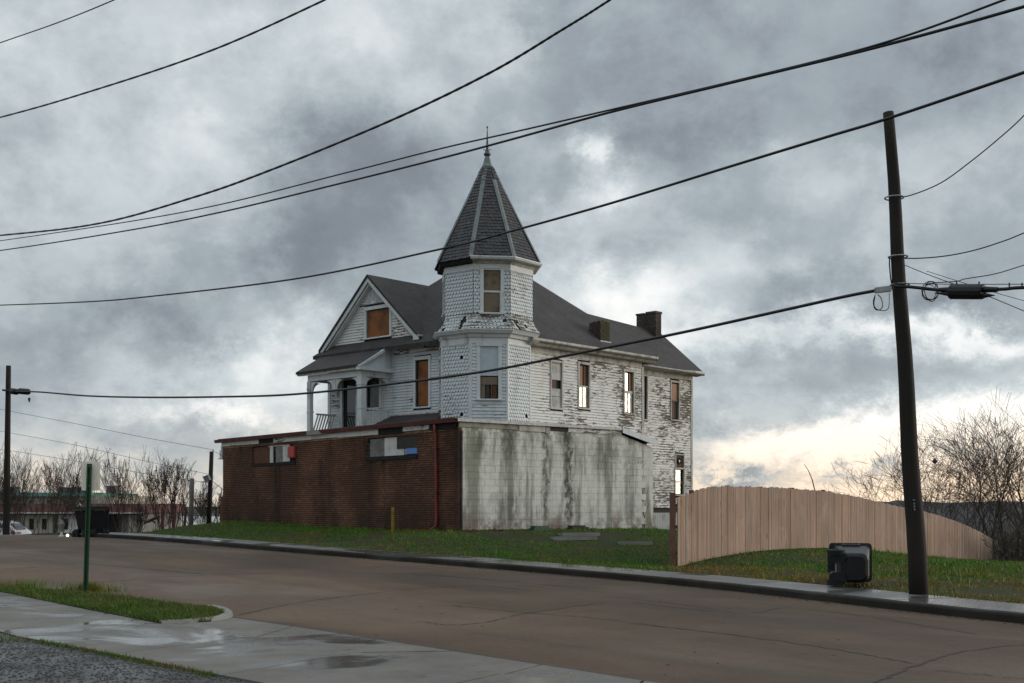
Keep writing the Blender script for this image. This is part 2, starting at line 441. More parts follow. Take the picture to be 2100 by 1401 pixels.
def cmu_mat(name, stain):
    """painted concrete block: chalky white, run-down mould streaks, bare patches low down"""
    m, t, p = new_mat(name); P = pos(t); x, y, z = t.sep(P)
    base = t.mix(t.noise(P, 1.1, 5, .6), (.74, .735, .68), (.60, .605, .555))
    base = t.mix(t.smooth(t.noise(P, 3.5, 6, .7), .5, .75, 0, .5), base, (.42, .42, .36))
    sp = t.noise(P, 30, 4, .75)
    base = t.mix(t.smooth(sp, .54, .70, 0, .55), base, (.30, .30, .26))
    run = t.noise(t.vec('MULTIPLY', P, (2.0, 2.0, .15)), 1.0, 5, .62)
    run2 = t.noise(t.vec('MULTIPLY', P, (4.5, 4.5, 1.1)), 1.0, 6, .72)
    k = t.math('MULTIPLY_ADD', run2, .42, run)
    f = t.smooth(k, .66, .86, 0, stain)
    c = t.mix(f, base, t.mix(run2, (.085, .092, .058), (.20, .195, .14)))
    # single long streaks below leaks in the roof edge
    ub = t.math('DIVIDE', t.vec('DOT_PRODUCT', t.vec('SUBTRACT', P, (-1.736, 38.64, 0)), (.767, .638, 0)), 1.12)
    z = t.math('DIVIDE', t.math('ADD', z, .198), 1.12)
    for (uc, wd, zt, zb, am) in ((4.25, .17, 4.2, .9, .95), (3.30, .12, 4.2, .9, .8), (1.85, .28, 4.0, 2.9, .75), (.80, .26, 3.7, 3.0, .6), (5.6, .34, 3.6, 2.4, .5), (6.2, .25, 3.8, 2.8, .5), (6.9, .22, 3.6, 1.2, .4), (1.9, .5, 2.0, .9, .5)):
        wob = t.math('MULTIPLY_ADD', t.math('SUBTRACT', t.noise(P, 2.4, 5, .7), .5), .8, t.math('SUBTRACT', ub, uc))
        g = t.smooth(t.math('ABSOLUTE', wob), wd * .25, wd * 1.5, am, 0)
        g = t.math('MULTIPLY', g, t.math('MULTIPLY', t.smooth(z, zb - .3, zb + .5), t.smooth(z, zt - .2, zt + .2, 1, 0)))
        g = t.math('MULTIPLY', g, t.smooth(t.noise(t.vec('MULTIPLY', P, (5, 5, 3)), 1, 6, .7), .30, .56))
        c = t.mix(g, c, (.058, .060, .042))
    topm = t.math('MULTIPLY', t.smooth(z, 2.5, 3.9), t.smooth(t.noise(t.vec('MULTIPLY', P, (2.2, 2.2, 1.2)), 1, 7, .72), .44, .66, 0, .7))
    c = t.mix(topm, c, (.15, .155, .105))
    blot = t.smooth(t.noise(P, 1.3, 7, .72), .54, .72, 0, .6); c = t.mix(blot, c, (.27, .275, .215))
    lowm = t.math('MULTIPLY', t.smooth(z, .9, 1.75, 1, 0), t.smooth(t.noise(P, 1.7, 6, .7), .40, .62))
    c = t.mix(t.math('MULTIPLY', lowm, .85), c, t.mix(t.noise(P, 6, 4), (.11, .10, .075), (.24, .15, .115)))
    fin(t, p, c, .85, t.bump(t.math('ADD', sp, t.noise(P, 90, 3)), .005), .2); return m
M_CMU = cmu_mat('painted_block', .75)
M_CMU_JOINT = cmu_mat('block_joint', .95)
M_RED = plain('red_gutter_paint', (.21, .032, .020), .42, .25, 3, .45, 0, (.045, .022, .018), .42)
M_RED_DARK = plain('oxblood_metal', (.11, .026, .022), .5, .3, 3, .4, 0, (.03, .02, .02), .5)
M_FASCIA = peeling('fascia_paint', .42, (.62, .62, .58), (.030, .027, .024), (.06, .05, .04), row=.5)
M_SHINY = plain('shiny_flashing', (.42, .42, .41), .5, .25, 8, .5, .5, (.2, .19, .17), .3, .03)
M_PLANK_GREY = ply('grey_plank', (.24, .225, .185), (.36, .34, .29))
M_WHITE = plain('white_panel', (.60, .60, .57), .55, .12, 3, .3, 0, (.2, .19, .16), .25)
M_REDBOX = plain('faded_red_plastic', (.42, .055, .040), .45, .25, 6)
M_BLUE = plain('blue_tarp', (.10, .25, .62), .45, .15, 6)
M_RUST = plain('rusted_panel', (.105, .042, .022), .7, .35, 5)
def road_mat():
    m, t, p = new_mat('wet_road'); P = pos(t)
    n = t.noise(P, .22, 5, .6); f = t.noise(P, 9, 5, .75); g = t.noise(P, 60, 3, .7)
    c = t.mix(t.smooth(n, .35, .65), (.090, .060, .041), (.128, .086, .058))
    c = t.mix(1.0, c, t.ramp(f, [(.3, .86), (.7, 1.14)]), 'MULTIPLY')
    c = t.mix(1.0, c, t.ramp(g, [(.3, .55), (.7, 1.45)]), 'MULTIPLY')
    al = t.vec('DOT_PRODUCT', P, (.78, .62, 0)); ac = t.vec('DOT_PRODUCT', P, (-.62, .78, 0))
    tyre = t.noise(t.comb(t.math('MULTIPLY', al, .9), t.math('MULTIPLY', ac, .05), 0), 1.0, 4, .5)
    c = t.mix(t.smooth(tyre, .5, .7, 0, .35), c, (.055, .045, .038))
    pt = t.noise(t.comb(t.math('MULTIPLY', al, .16), t.math('MULTIPLY', ac, .07), 7), 1.0, 2, .5)
    c = t.mix(1.0, c, t.ramp(pt, [(.42, .80), (.47, 1.0), (.55, 1.0), (.58, 1.22)]), 'MULTIPLY')
    ag = t.noise(P, 130, 2, .5)
    c = t.mix(t.smooth(ag, .62, .70, 0, .5), c, (.21, .17, .135))
    wet = t.noise(t.comb(t.math('MULTIPLY', al, .35), t.math('MULTIPLY', ac, .12), 3), 1.0, 5, .6)
    ro = t.smooth(wet, .42, .70, .72, .46)
    fin(t, p, c, t.math('MULTIPLY_ADD', t.math('SUBTRACT', g, .5), .15, ro), t.bump(t.math('MULTIPLY_ADD', g, .6, f), .012), .13); return m
M_ROAD = road_mat()
def concrete(name, c1, c2, wetlo, wethi, dry=.6, wetr=.12):
    m, t, p = new_mat(name); P = pos(t)
    n = t.noise(P, .9, 6, .65); g = t.noise(P, 45, 4, .7)
    c = t.mix(t.smooth(n, .3, .7), c1, c2)
    bl = t.noise(P, 2.7, 6, .7); c = t.mix(t.smooth(bl, .54, .70, 0, .5), c, tuple(v * .5 for v in c1))
    c = t.mix(1.0, c, t.ramp(rand(t), [(0, .86), (1, 1.12)]), 'MULTIPLY')
    c = t.mix(1.0, c, t.ramp(g, [(.3, .84), (.7, 1.14)]), 'MULTIPLY')
    sp = t.noise(P, 14, 3, .6)
    c = t.mix(t.smooth(sp, .70, .74, 0, .6), c, (.04, .036, .03))
    wt = t.noise(P, .42, 5, .55, .6)
    wf = t.smooth(wt, wetlo, wethi)
    c = t.mix(wf, c, t.mix(1.0, c, (.62, .62, .64), 'MULTIPLY'))
    ro = t.math('MULTIPLY_ADD', wf, wetr - dry, dry)
    bh = t.math('MULTIPLY', g, t.math('MULTIPLY_ADD', wf, -.9, 1.0))
    fin(t, p, c, ro, t.bump(bh, .0025), t.math('MULTIPLY_ADD', wf, .3, .2)); return m
M_WALK = concrete('sidewalk_concrete', (.130, .118, .103), (.185, .170, .150), .51, .60, .7, .10)
M_WALK_FAR = concrete('damp_sidewalk_concrete', (.125, .12, .114), (.18, .173, .164), .44, .56, .45, .16)
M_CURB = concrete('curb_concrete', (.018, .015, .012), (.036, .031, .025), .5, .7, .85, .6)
M_CURB_NEAR = concrete('pale_curb_concrete', (.23, .225, .205), (.30, .29, .265), .6, .7)
M_CRACK = plain('crack_filler', (.035, .029, .025), .6, .3, 4)
M_DIRT = plain('damp_soil', (.075, .058, .038), .9, .35, 2, .2, 0, (.045, .035, .022), .4, .02)
def soil_mat():
    m, t, p = new_mat('turf_soil'); P = pos(t)
    n = t.noise(P, .5, 6, .6); g = t.noise(P, 14, 5, .7)
    c = t.mix(t.smooth(n, .35, .65), (.030, .042, .014), (.055, .046, .022))
    c = t.mix(t.smooth(g, .4, .7), c, (.022, .026, .010))
    fin(t, p, c, .9, t.bump(g, .03), .15); return m
M_SOIL = soil_mat()
def grass_mat(name, c1, c2, c3, lo=.42, hi=.62):
    m, t, p = new_mat(name); P = pos(t)
    n = t.noise(P, .55, 5, .6); f = t.noise(P, 5, 4, .7); g = t.noise(P, 40, 2, .6)
    c = t.mix(t.smooth(f, .3, .7), c1, c2)
    c = t.mix(t.smooth(n, lo, hi), c, c3)
    c = t.mix(1.0, c, t.ramp(g, [(.25, .6), (.75, 1.5)]), 'MULTIPLY')
    fin(t, p, c, .6, None, .25); return m
M_GRASS = grass_mat('lawn_grass', (.040, .125, .009), (.090, .185, .013), (.165, .155, .020), .48, .66)
M_GRASS_NEAR = grass_mat('verge_grass', (.040, .100, .010), (.085, .135, .016), (.120, .102, .028), .44, .64)
M_GRASS_DRY = grass_mat('dry_grass', (.19, .165, .016), (.25, .18, .022), (.20, .105, .026), .46, .6)
M_BARK = plain('grey_bark', (.062, .050, .042), .85, .35, 5)
M_TWIG = plain('brown_twig', (.060, .046, .038), .85, .3, 6)
M_TWIG_RED = plain('reddish_twig', (.060, .043, .038), .85, .3, 6)
def pole_mat():
    m, t, p = new_mat('creosote_pole'); P = pos(t)
    g = t.noise(t.vec('MULTIPLY', P, (24, 24, .8)), 1.0, 6, .65)
    s = t.noise(P, .7, 4, .6)
    c = t.mix(g, (.010, .0085, .008), (.030, .024, .020)); c = t.mix(t.smooth(s, .45, .7, 0, .5), c, (.030, .026, .016))
    fin(t, p, c, .8, t.bump(g, .012), .25); return m
M_POLE = pole_mat()
M_CABLE = plain('black_cable', (.010, .010, .011), .5, .2, 8, .35)
M_STEEL = plain('galvanised_steel', (.30, .31, .31), .45, .2, 8, .4, .7)
M_BIN = plain('black_plastic', (.008, .009, .011), .42, .3, 4, .35, 0, None, .5, .002)
M_BIN2 = plain('black_plastic_rim', (.020, .021, .024), .27, .3, 6, .55, 0, None, .5, .002)
M_RUBBER = plain('rubber', (.012, .012, .012), .8, .3, 6)
def picket_mat():
    m, t, p = new_mat('cedar_picket'); O = objc(t); r = rand(t)
    sh = t.vec('ADD', O, t.vec('SCALE', (7.3, 3.1, 5.7), t.math('MULTIPLY', r, 9.0)))
    g = t.noise(t.vec('MULTIPLY', sh, (26, 26, 1.7)), 1.0, 6, .62, .9)
    k = t.noise(t.vec('MULTIPLY', sh, (9, 9, 3.6)), 1.0, 3, .5)
    c = t.ramp(r, [(0, (.30, .195, .130)), (.2, (.36, .242, .178)), (.4, (.32, .215, .150)), (.6, (.40, .272, .205)), (.8, (.33, .215, .155)), (.9, (.29, .235, .195)), (1, (.43, .31, .23))])
    c = t.mix(1.0, c, t.ramp(g, [(.25, .66), (.7, 1.12)]), 'MULTIPLY')
    c = t.mix(t.smooth(k, .66, .73, 0, .8), c, (.13, .068, .042))
    x, y, z = t.sep(pos(t))
    wn = t.noise(pos(t), 1.1, 5, .65)
    c = t.mix(t.smooth(wn, .55, .75, 0, .45), c, (.44, .37, .31))
    wn2 = t.noise(t.vec('MULTIPLY', pos(t), (.8, .8, .5)), 1, 4, .6); c = t.mix(1.0, c, t.ramp(wn2, [(.3, .78), (.7, 1.15)]), 'MULTIPLY')
    st = t.noise(t.vec('MULTIPLY', pos(t), (7, 7, .9)), 1, 5, .65); c = t.mix(t.smooth(st, .58, .76, 0, .5), c, (.16, .105, .075))
    fin(t, p, c, .8, t.bump(g, .004), .25); return m
M_PICKET = picket_mat()
M_POST = plain('fence_post_wood', (.150, .075, .050), .8, .3, 6)
M_GREENPOST = plain('green_post_paint', (.020, .072, .034), .5, .25, 5, .4, 0, (.03, .022, .012), .3)
M_SIGNBACK = plain('sign_back_aluminium', (.86, .79, .66), .5, .08, 2.5, .35, .1, (.30, .28, .24), .25)
M_YELLOW = plain('faded_yellow_paint', (.26, .155, .025), .6, .35, 6, .3, 0, (.055, .04, .02), .5)
M_STUMP = plain('reddish_cut_stem', (.085, .030, .022), .8, .3, 5)
M_CARWHITE, t, p = new_mat('white_car_paint'); fin(t, p, (.70, .72, .74), .25, None, .5); p.inputs['Coat Weight'].default_value = .6
M_TAIL, t, p = new_mat('red_tail_lamp'); fin(t, p, (.45, .02, .03), .2, None, .5)
M_LAMP, t, p = new_mat('lit_lamp'); fin(t, p, (.9, .9, .85), .3); p.inputs['Emission Color'].default_value = (1, .95, .82, 1); p.inputs['Emission Strength'].default_value = 2.5
M_CREAM = plain('cream_wall', (.40, .37, .30), .8, .15, 1.5, .2, 0, (.2, .18, .14), .3)
M_GREYWALL = plain('grey_wall', (.19, .185, .17), .8, .2, 1.5, .2, 0, (.08, .075, .065), .4)
M_REDROOF = plain('rust_red_roof', (.105, .036, .026), .6, .25, 1.5)
M_GREENROOF = plain('green_metal_roof', (.055, .20, .15), .5, .15, 1.5, .4)
M_AC = plain('rooftop_unit_grey', (.17, .175, .18), .6, .15, 2)
M_HILL = plain('hazed_winter_wood', (.085, .082, .084), .95, .4, .05, .1)  # distance haze put into the colour: lighter and greyer than bare wood
M_WATER, t, p = new_mat('river_water'); fin(t, p, (.05, .055, .055), .16, t.bump(t.noise(pos(t), .2, 4), .3), .5)
def gravel_mat():
    m, t, p = new_mat('wet_gravel'); P = pos(t)
    c = t.mix(t.noise(P, 22, 4, .7), (.016, .0155, .015), (.065, .062, .058))
    fin(t, p, c, t.smooth(t.noise(P, 1.2, 4), .4, .6, .25, .6), t.bump(t.noise(P, 30, 4), .02), .5); return m
M_GRAVEL = gravel_mat()
# ------------------------------------------------------------------ lie of the land
KERB = np.array([(19, -4), (15, 2), (10.4, 10.4), (7.1, 16.5), (5.95, 18.9), (4.65, 21.8), (3.0, 24.5), (.95, 27), (-1.55, 29.7), (-4.6, 32.8), (-7.6, 35.9), (-11.0, 39.8), (-14.2, 43.4), (-16.6, 46), (-22, 52), (-32, 63), (-52, 85)], float)
kp = [Vector((x, y, 0)) for x, y in KERB]
KS = np.array([(v.x, v.y) for v in spline(kp, 6)])
def kerb_dist(x, y):
    """signed distance from the far kerb line, positive on the house side; and the run along it"""
    x = np.asarray(x, float); y = np.asarray(y, float)
    best = np.full(x.shape, 1e9); sgn = np.ones(x.shape)
    for i in range(len(KS) - 1):
        ax, ay = KS[i]; bx, by = KS[i + 1]; ux, uy = bx - ax, by - ay; L2 = ux * ux + uy * uy
        t = ((x - ax) * ux + (y - ay) * uy) / L2
        if i > 0: t = np.maximum(t, 0)
        if i < len(KS) - 2: t = np.minimum(t, 1)
        ex, ey = x - ax - t * ux, y - ay - t * uy
        d2 = ex * ex + ey * ey
        s = np.sign(uy * ex - ux * ey)
        m = d2 < best
        best = np.where(m, d2, best); sgn = np.where(m, s, sgn)
    return np.sqrt(best) * sgn
def smst(a, b, x):
    t = np.clip((x - a) / (b - a), 0, 1); return t * t * (3 - 2 * t)
CTRL = np.array([
    (-1.74, 38.6, .79), (-7.1, 45.0, .83), (-12.4, 51.5, .86), (-11.75, 48, .86), (-13.8, 47.2, .74), (-14.9, 47.4, .52), (1.7, 41.5, .78), (5.2, 44.3, .73), (-.4, 35.6, .58), (-5, 40.5, .70), (-9.5, 45.5, .78),
    (2.4, 36.5, .55), (3.7, 32.5, .30), (5.9, 48, .60), (8.5, 50.5, .45), (4.0, 29, .12), (4.98, 30.5, .23), (7.86, 35, .33), (10.1, 38, .26), (13.8, 43.5, -.22), (17.2, 48, -.62), (21.3, 53, -.95),
    (5.9, 27, .18), (8, 31, .26), (8.2, 24, .12), (9, 20, .12), (11.5, 16, .12), (12, 26, .05), (13, 33, .02), (17, 40, -.35), (19.5, 45.5, -.56), (16, 24, .05), (22, 32, -.25), (26, 45, -.9), (28, 26, -.1),
    (-16.5, 52, -.1), (-15, 56, -.1), (-20, 58, -1.2), (-3, 56, .6), (0, 60, .3), (-8, 60, .3), (-12, 64, -.4), (10, 60, -.4), (24, 60, -1.6), (40, 50, -1.8), (40, 20, -.2), (35, 70, -2.5), (-20, 68, -2)], float)
def _tps(r2): return np.where(r2 > 1e-12, .5 * r2 * np.log(np.maximum(r2, 1e-12)), 0)
_n = len(CTRL); _A = np.zeros((_n + 3, _n + 3))
_d2 = ((CTRL[:, None, :2] - CTRL[None, :, :2]) ** 2).sum(-1)
_A[:_n, :_n] = _tps(_d2) + np.eye(_n) * .3
_A[:_n, _n] = 1; _A[:_n, _n + 1:] = CTRL[:, :2]; _A[_n, :_n] = 1; _A[_n + 1:, :_n] = CTRL[:, :2].T
_wt = np.linalg.solve(_A, np.concatenate([CTRL[:, 2], np.zeros(3)]))
def road_z(x, y):
    """the street climbs gently away from us to a crest and drops beyond it"""
    y = np.asarray(y, float)
    return .42 * smst(20, 45, y) - np.where(y > 45.5, np.where(y < 56, (y - 45.5) ** 2 * .006, .6615 + (y - 56) * .126), 0) * (y < 90) - (y >= 90) * 4.9
def on_road(px, py, z=0.0):
    Y = 25.0
    for _ in range(60): Y = .6 * Y + .4 * (EYE - z - float(road_z(0, Y))) * FPX / (py - HOR)
    return V((px - 1050) / FPX * Y, Y, float(road_z(0, Y)) + z)
def lawn_z(x, y):
    x = np.asarray(x, float); y = np.asarray(y, float); s = x.shape; xf = x.ravel(); yf = y.ravel(); out = np.zeros(len(xf))
    for i in range(0, len(xf), 20000):
        a = xf[i:i + 20000]; b = yf[i:i + 20000]
        out[i:i + 20000] = _tps((a[:, None] - CTRL[None, :, 0]) ** 2 + (b[:, None] - CTRL[None, :, 1]) ** 2) @ _wt[:_n] + _wt[_n] + _wt[_n + 1] * a + _wt[_n + 2] * b
    return np.clip(out.reshape(s), -2.5, 1.05)
WALK_W = 1.42
def ground_z(x, y):
    d = kerb_dist(x, y)
    far = smst(45, 75, np.hypot(np.asarray(x, float) - 4, np.asarray(y, float) - 38))
    lz = lawn_z(x, y) * (1 - far) + far * -1.0
    rz = road_z(x, y); s = smst(WALK_W - .1, 4.3, d)
    h = (.118 + rz) * (1 - s) + lz * s
    h = np.where(d < WALK_W - .05, .02 + rz, h)
    h = np.where(d < .1, -.16 + rz, h)
    t = np.maximum(d - 27, 0) + np.maximum(np.asarray(y, float) - 74, 0) * .8
    return h - 13.0 * (1 - np.exp(-(t / 45.0) ** 2))
def gz(x, y): return float(ground_z(np.array([float(x)]), np.array([float(y)]))[0])

def axis(lo, hi, step, far0, far1, n):
    mid = np.arange(lo, hi + step / 2, step)
    a = lo - np.geomspace(step * 2, lo - far0, n)[::-1]; b = hi + np.geomspace(step * 2, far1 - hi, n)
    return np.concatenate([a, mid, b])
gx = axis(-34, 34, .5, -7000, 7000, 26); gy = axis(4, 70, .5, -400, 9000, 26)
GX, GY = np.meshgrid(gx, gy, indexing='ij')
GZ = ground_z(GX, GY)
nx, ny = GX.shape
idx = np.arange(nx * ny).reshape(nx, ny)
quads = np.stack([idx[:-1, :-1], idx[1:, :-1], idx[1:, 1:], idx[:-1, 1:]], -1).reshape(-1, 4)
np_mesh('ground', np.stack([GX, GY, GZ], -1).reshape(-1, 3), quads, 4, M_SOIL, 'structure', None, True)

# road: a sheet between the near edge and the far kerb
NEAR = [V(24, -14, 0), V(9.2, 1.6, 0), gnd(1320, 1401), gnd(900, 1335), gnd(480, 1270), gnd(440, 1250), gnd(230, 1224), gnd(0, 1205), V(-21, 37.5, 0), V(-34, 50, 0), V(-48, 60, 0), V(-75, 82, 0)]
NR = spline(NEAR, 6)
def resample(P, n):
    P = [Vector(p) for p in P]; L = [0]
    for a, b in zip(P, P[1:]): L.append(L[-1] + (b - a).length)
    out = []; j = 0
    for k in range(n):
        s = L[-1] * k / (n - 1)
        while j < len(L) - 2 and L[j + 1] < s: j += 1
        f = (s - L[j]) / max(1e-9, L[j + 1] - L[j]); out.append(P[j].lerp(P[j + 1], min(1, f)))
    return out
A_ = resample(NR, 90); B_ = resample([V(x, y, 0) for x, y in KS], 90)
vs = []; nr = 16
for a, b in zip(A_, B_):
    for k in range(nr + 1):
        q = a.lerp(b, k / nr); vs.append((q.x, q.y, float(road_z(q.x, q.y))))
I = np.arange(90 * (nr + 1)).reshape(90, nr + 1)
ROAD = np_mesh('road', vs, np.stack([I[:-1, :-1], I[:-1, 1:], I[1:, 1:], I[1:, :-1]], -1).reshape(-1, 4), 4, M_ROAD, 'structure', None, True)
# cracks and joints in the road, as thin filled seams
def seam(pxs, wdt, jit=.035):
    pts = spline([on_road(*q) for q in pxs], 14)
    m = MB(); L = []
    for k, q in enumerate(pts):
        t = (pts[min(k + 1, len(pts) - 1)] - pts[max(0, k - 1)]).normalized(); n = V(-t.y, t.x, 0)
        c = q + n * rnd.uniform(-jit, jit); wd = wdt * .8 * rnd.uniform(.35, 1.3)
        z = float(road_z(c.x, c.y)) + .005
        L.append((V(c.x, c.y, z) - n * wd / 2, V(c.x, c.y, z) + n * wd / 2))
    for a, b in zip(L, L[1:]): m.face([a[0], b[0], b[1], a[1]])
    m.build('crack', M_CRACK, ROAD)
for pxs, wd in (([(2100, 1322), (1970, 1338), (1860, 1372), (1800, 1401)], .045), ([(1920, 1375), (2010, 1384), (2100, 1392)], .03),
                ([(1300, 1279), (1500, 1302), (1700, 1330), (1890, 1364)], .04), ([(1300, 1236), (1520, 1258), (1610, 1247), (1760, 1262), (2000, 1300)], .035),
                ([(486, 1262), (600, 1238), (720, 1222), (790, 1214)], .05), ([(860, 1274), (920, 1282), (1000, 1276), (1080, 1258), (1240, 1236)], .04),
                ([(930, 1242), (1080, 1257), (1220, 1268), (1400, 1291)], .035), ([(830, 1210), (920, 1204), (985, 1201), (1090, 1212)], .05),
                ([(0, 1169), (110, 1161), (180, 1157), (420, 1178)], .06), ([(20, 1134), (90, 1139), (200, 1141), (330, 1136)], .07), ([(200, 1195), (330, 1184), (400, 1181), (560, 1176)], .05),
                ([(1240, 1225), (1290, 1228), (1400, 1240), (1520, 1258)], .03), ([(640, 1172), (760, 1176), (900, 1181), (1200, 1206)], .05)):
    seam(pxs, wd)
# black joint where the road meets the concrete apron
m = MB(); jp = spline([gnd(474, 1266), gnd(700, 1301), gnd(900, 1332), gnd(1320, 1398), V(4.5, 7.3, 0)], 12)
for a, b in zip(jp, jp[1:]):
    t = (b - a).normalized(); n = V(-t.y, t.x, 0); wd = .035
    m.hexa([a - n * wd - V(0, 0, .02), b - n * wd - V(0, 0, .02), b + n * wd - V(0, 0, .02), a + n * wd - V(0, 0, .02)] + [a - n * wd + V(0, 0, .010), b - n * wd + V(0, 0, .010), b + n * wd + V(0, 0, .010), a + n * wd + V(0, 0, .010)])
m.build('edge_joint', M_CRACK, ROAD)
# leaves and grit lying on the road
lm = MB()
for _ in range(90):
    q = on_road(rnd.uniform(100, 2000), rnd.uniform(1150, 1390)); s = rnd.uniform(.006, .020); a = rnd.uniform(0, 6.3)
    u = V(math.cos(a), math.sin(a), 0) * s; v = V(-math.sin(a), math.cos(a), 0) * s * .6; h = V(0, 0, s * .35)
    b0 = q + V(0, 0, .004)
    lm.hexa([b0 - u - v, b0 + u - v, b0 + u + v, b0 - u + v, b0 - u * .6 - v * .7 + h, b0 + u * .5 - v * .4 + h, b0 + u * .7 + v * .6 + h, b0 - u * .5 + v * .6 + h])
tag(lm.build('road_litter', M_DIRT, None, False, 'stuff'), 'dead leaves and grit scattered over the wet road', 'litter')

# far kerb and sidewalk, following the bend of the street
KV = [V(x, y, 0) for x, y in KS]
KR = resample([p for p in KV if 5 < p.y < 72], 120)
def knorm(k):
    t = (KR[min(k + 1, 119)] - KR[max(0, k - 1)]).normalized(); n = V(t.y, -t.x, 0)
    return n if n.x > 0 else -n
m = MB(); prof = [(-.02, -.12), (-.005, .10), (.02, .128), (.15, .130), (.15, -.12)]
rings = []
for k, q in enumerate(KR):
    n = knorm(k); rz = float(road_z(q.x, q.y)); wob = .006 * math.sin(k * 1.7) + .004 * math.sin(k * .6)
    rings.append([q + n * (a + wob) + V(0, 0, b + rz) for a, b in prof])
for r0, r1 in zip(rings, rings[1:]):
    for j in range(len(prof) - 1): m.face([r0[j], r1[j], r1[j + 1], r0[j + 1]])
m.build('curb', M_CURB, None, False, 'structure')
# sidewalk slabs one by one
SW = empty('sidewalk', (KR[40].x, KR[40].y, 0)); tag(SW, None, None, None, 'structure')
k = 0
while k < 118:
    k2 = min(119, k + 3)
    a, b = KR[k], KR[k2]; na, nb = knorm(k), knorm(k2)
    t = (b - a).normalized(); g = .007
    w1 = WALK_W + rnd.uniform(-.02, .02)
    z = .132 + rnd.uniform(-.004, .006)
    za, zb = z + float(road_z(a.x, a.y)), z + float(road_z(b.x, b.y))
    m = MB()
    top = [a + na * .157 + t * g + V(0, 0, za), b + nb * .157 - t * g + V(0, 0, zb), b + nb * w1 - t * g + V(0, 0, zb), a + na * w1 + t * g + V(0, 0, za)]
    m.hexa([q - V(0, 0, .12) for q in top] + top)
    m.build('slab', M_WALK_FAR, SW); k = k2
# dirt and dead grass washed over the middle stretch of the far sidewalk
for (lo, hi, j0, j1) in ((560, 930, .85, 1.4), (1290, 1380, .9, 1.4)):
    m = MB(); sel = [(k, q) for k, q in enumerate(KR) if lo < 1050 + FPX * q.x / q.y < hi]
    for (k, q), (k2, q2) in zip(sel, sel[1:]):
        a0 = j0 + .25 * math.sin(k * 1.3); a1 = j0 + .25 * math.sin(k2 * 1.3); zz = V(0, 0, .142 + float(road_z(0, q.y)))
        m.face([q + knorm(k) * a0 + zz, q2 + knorm(k2) * a1 + zz, q2 + knorm(k2) * j1 + zz, q + knorm(k) * j1 + zz])
    m.build('dirt_drift', M_DIRT, SW)

# near sidewalk: slabs between two edges, with open joints
E1 = [V(-13.4, 26.9, 0), V(-11.9, 25.1, 0), V(-10.4, 23.3, 0), V(-8.9, 21.5, 0), V(-7.30, 19.6, 0), V(-4.83, 16.5, 0), V(-3.19, 14.75, 0), V(-1.70, 13.2, 0), V(-.10, 11.5, 0), V(1.5, 9.9, 0), V(3.1, 8.2, 0), V(4.7, 6.5, 0)]
E2 = [V(-15.0, 25.6, 0), V(-13.4, 23.8, 0), V(-11.9, 22.0, 0), V(-10.4, 20.1, 0), V(-8.85, 18.1, 0), V(-6.04, 14.7, 0), V(-4.35, 13.04, 0), V(-2.78, 11.4, 0), V(-1.2, 9.8, 0), V(.4, 8.2, 0), V(2.0, 6.5, 0), V(3.6, 4.8, 0)]
SN = empty('near_sidewalk', (-4, 13, 0)); tag(SN, None, None, None, 'structure')
def slab(quad, z, mat, g=.015, th=.12, name='slab', par=None):
    c = sum(quad, V(0, 0, 0)) / 4
    top = [q + (c - q).normalized() * g * 1.4 + V(0, 0, z) for q in quad]
    m = MB(); m.hexa([q - V(0, 0, th) for q in top] + top); return m.build(name, mat, par or SN)
for i in range(len(E1) - 1):
    slab([E2[i], E2[i + 1], E1[i + 1], E1[i]], .022 + rnd.uniform(-.003, .003), M_WALK)
# apron strip between sidewalk and road
AP = [V(-4.35, 16.9, 0), gnd(474, 1268), gnd(600, 1287), gnd(760, 1312), gnd(930, 1338), gnd(1110, 1366), gnd(1320, 1399), V(4.35, 7.4, 0)]
AE = [V(-4.80, 16.45, 0), V(-4.0, 15.6, 0), V(-3.17, 14.75, 0), V(-1.72, 13.2, 0), V(-.9, 12.3, 0), V(-.08, 11.5, 0), V(1.0, 10.4, 0), V(3.1, 8.2, 0)]
slab([AE[0], AE[2], AP[2], AP[1]], .016, M_WALK)
slab([AE[2], AE[3], AP[4], AP[2]], .016, M_WALK)
slab([AE[3], AE[5], AP[5], AP[4]], .014, M_WALK)
slab([AE[5], AE[6], AP[6], AP[5]], .016, M_WALK)
slab([AE[6], AE[7], AP[7], AP[6]], .015, M_WALK)
# verge with its curb return
VF = [gnd(*q, .03) for q in ((-330, 1173), (0, 1203), (60, 1206), (150, 1213), (233, 1223), (333, 1235), (433, 1249), (455, 1259))]
VN = [gnd(*q, .03) for q in ((-330, 1182), (0, 1213), (60, 1225), (150, 1243), (233, 1259), (333, 1278), (430, 1273), (456, 1262))]
m = MB()
for i in range(len(VF) - 1): m.face([VN[i], VN[i + 1], VF[i + 1], VF[i]])
for P in (VF, VN):
    for a, b in zip(P, P[1:]): m.face([a, b, b - V(0, 0, .1), a - V(0, 0, .1)])
m.build('verge_ground', M_SOIL, None, False, 'structure')
cr = spline([gnd(330, 1282), gnd(400, 1278), gnd(452, 1272), gnd(468, 1264), gnd(455, 1254), gnd(430, 1248)], 5)
m = MB(); L = []
for k, q in enumerate(cr):
    t = (cr[min(k + 1, len(cr) - 1)] - cr[max(0, k - 1)]).normalized(); n = V(t.y, -t.x, 0)
    L.append([q - n * .08 + V(0, 0, -.05), q - n * .08 + V(0, 0, .062), q + n * .06 + V(0, 0, .060), q + n * .085 + V(0, 0, -.05)])
for r0, r1 in zip(L, L[1:]):
    for j in range(3): m.face([r0[j], r0[j + 1], r1[j + 1], r1[j]])
m.face(L[0]); m.face(L[-1][::-1])
m.build('near_curb', M_CURB_NEAR, None, False, 'structure')
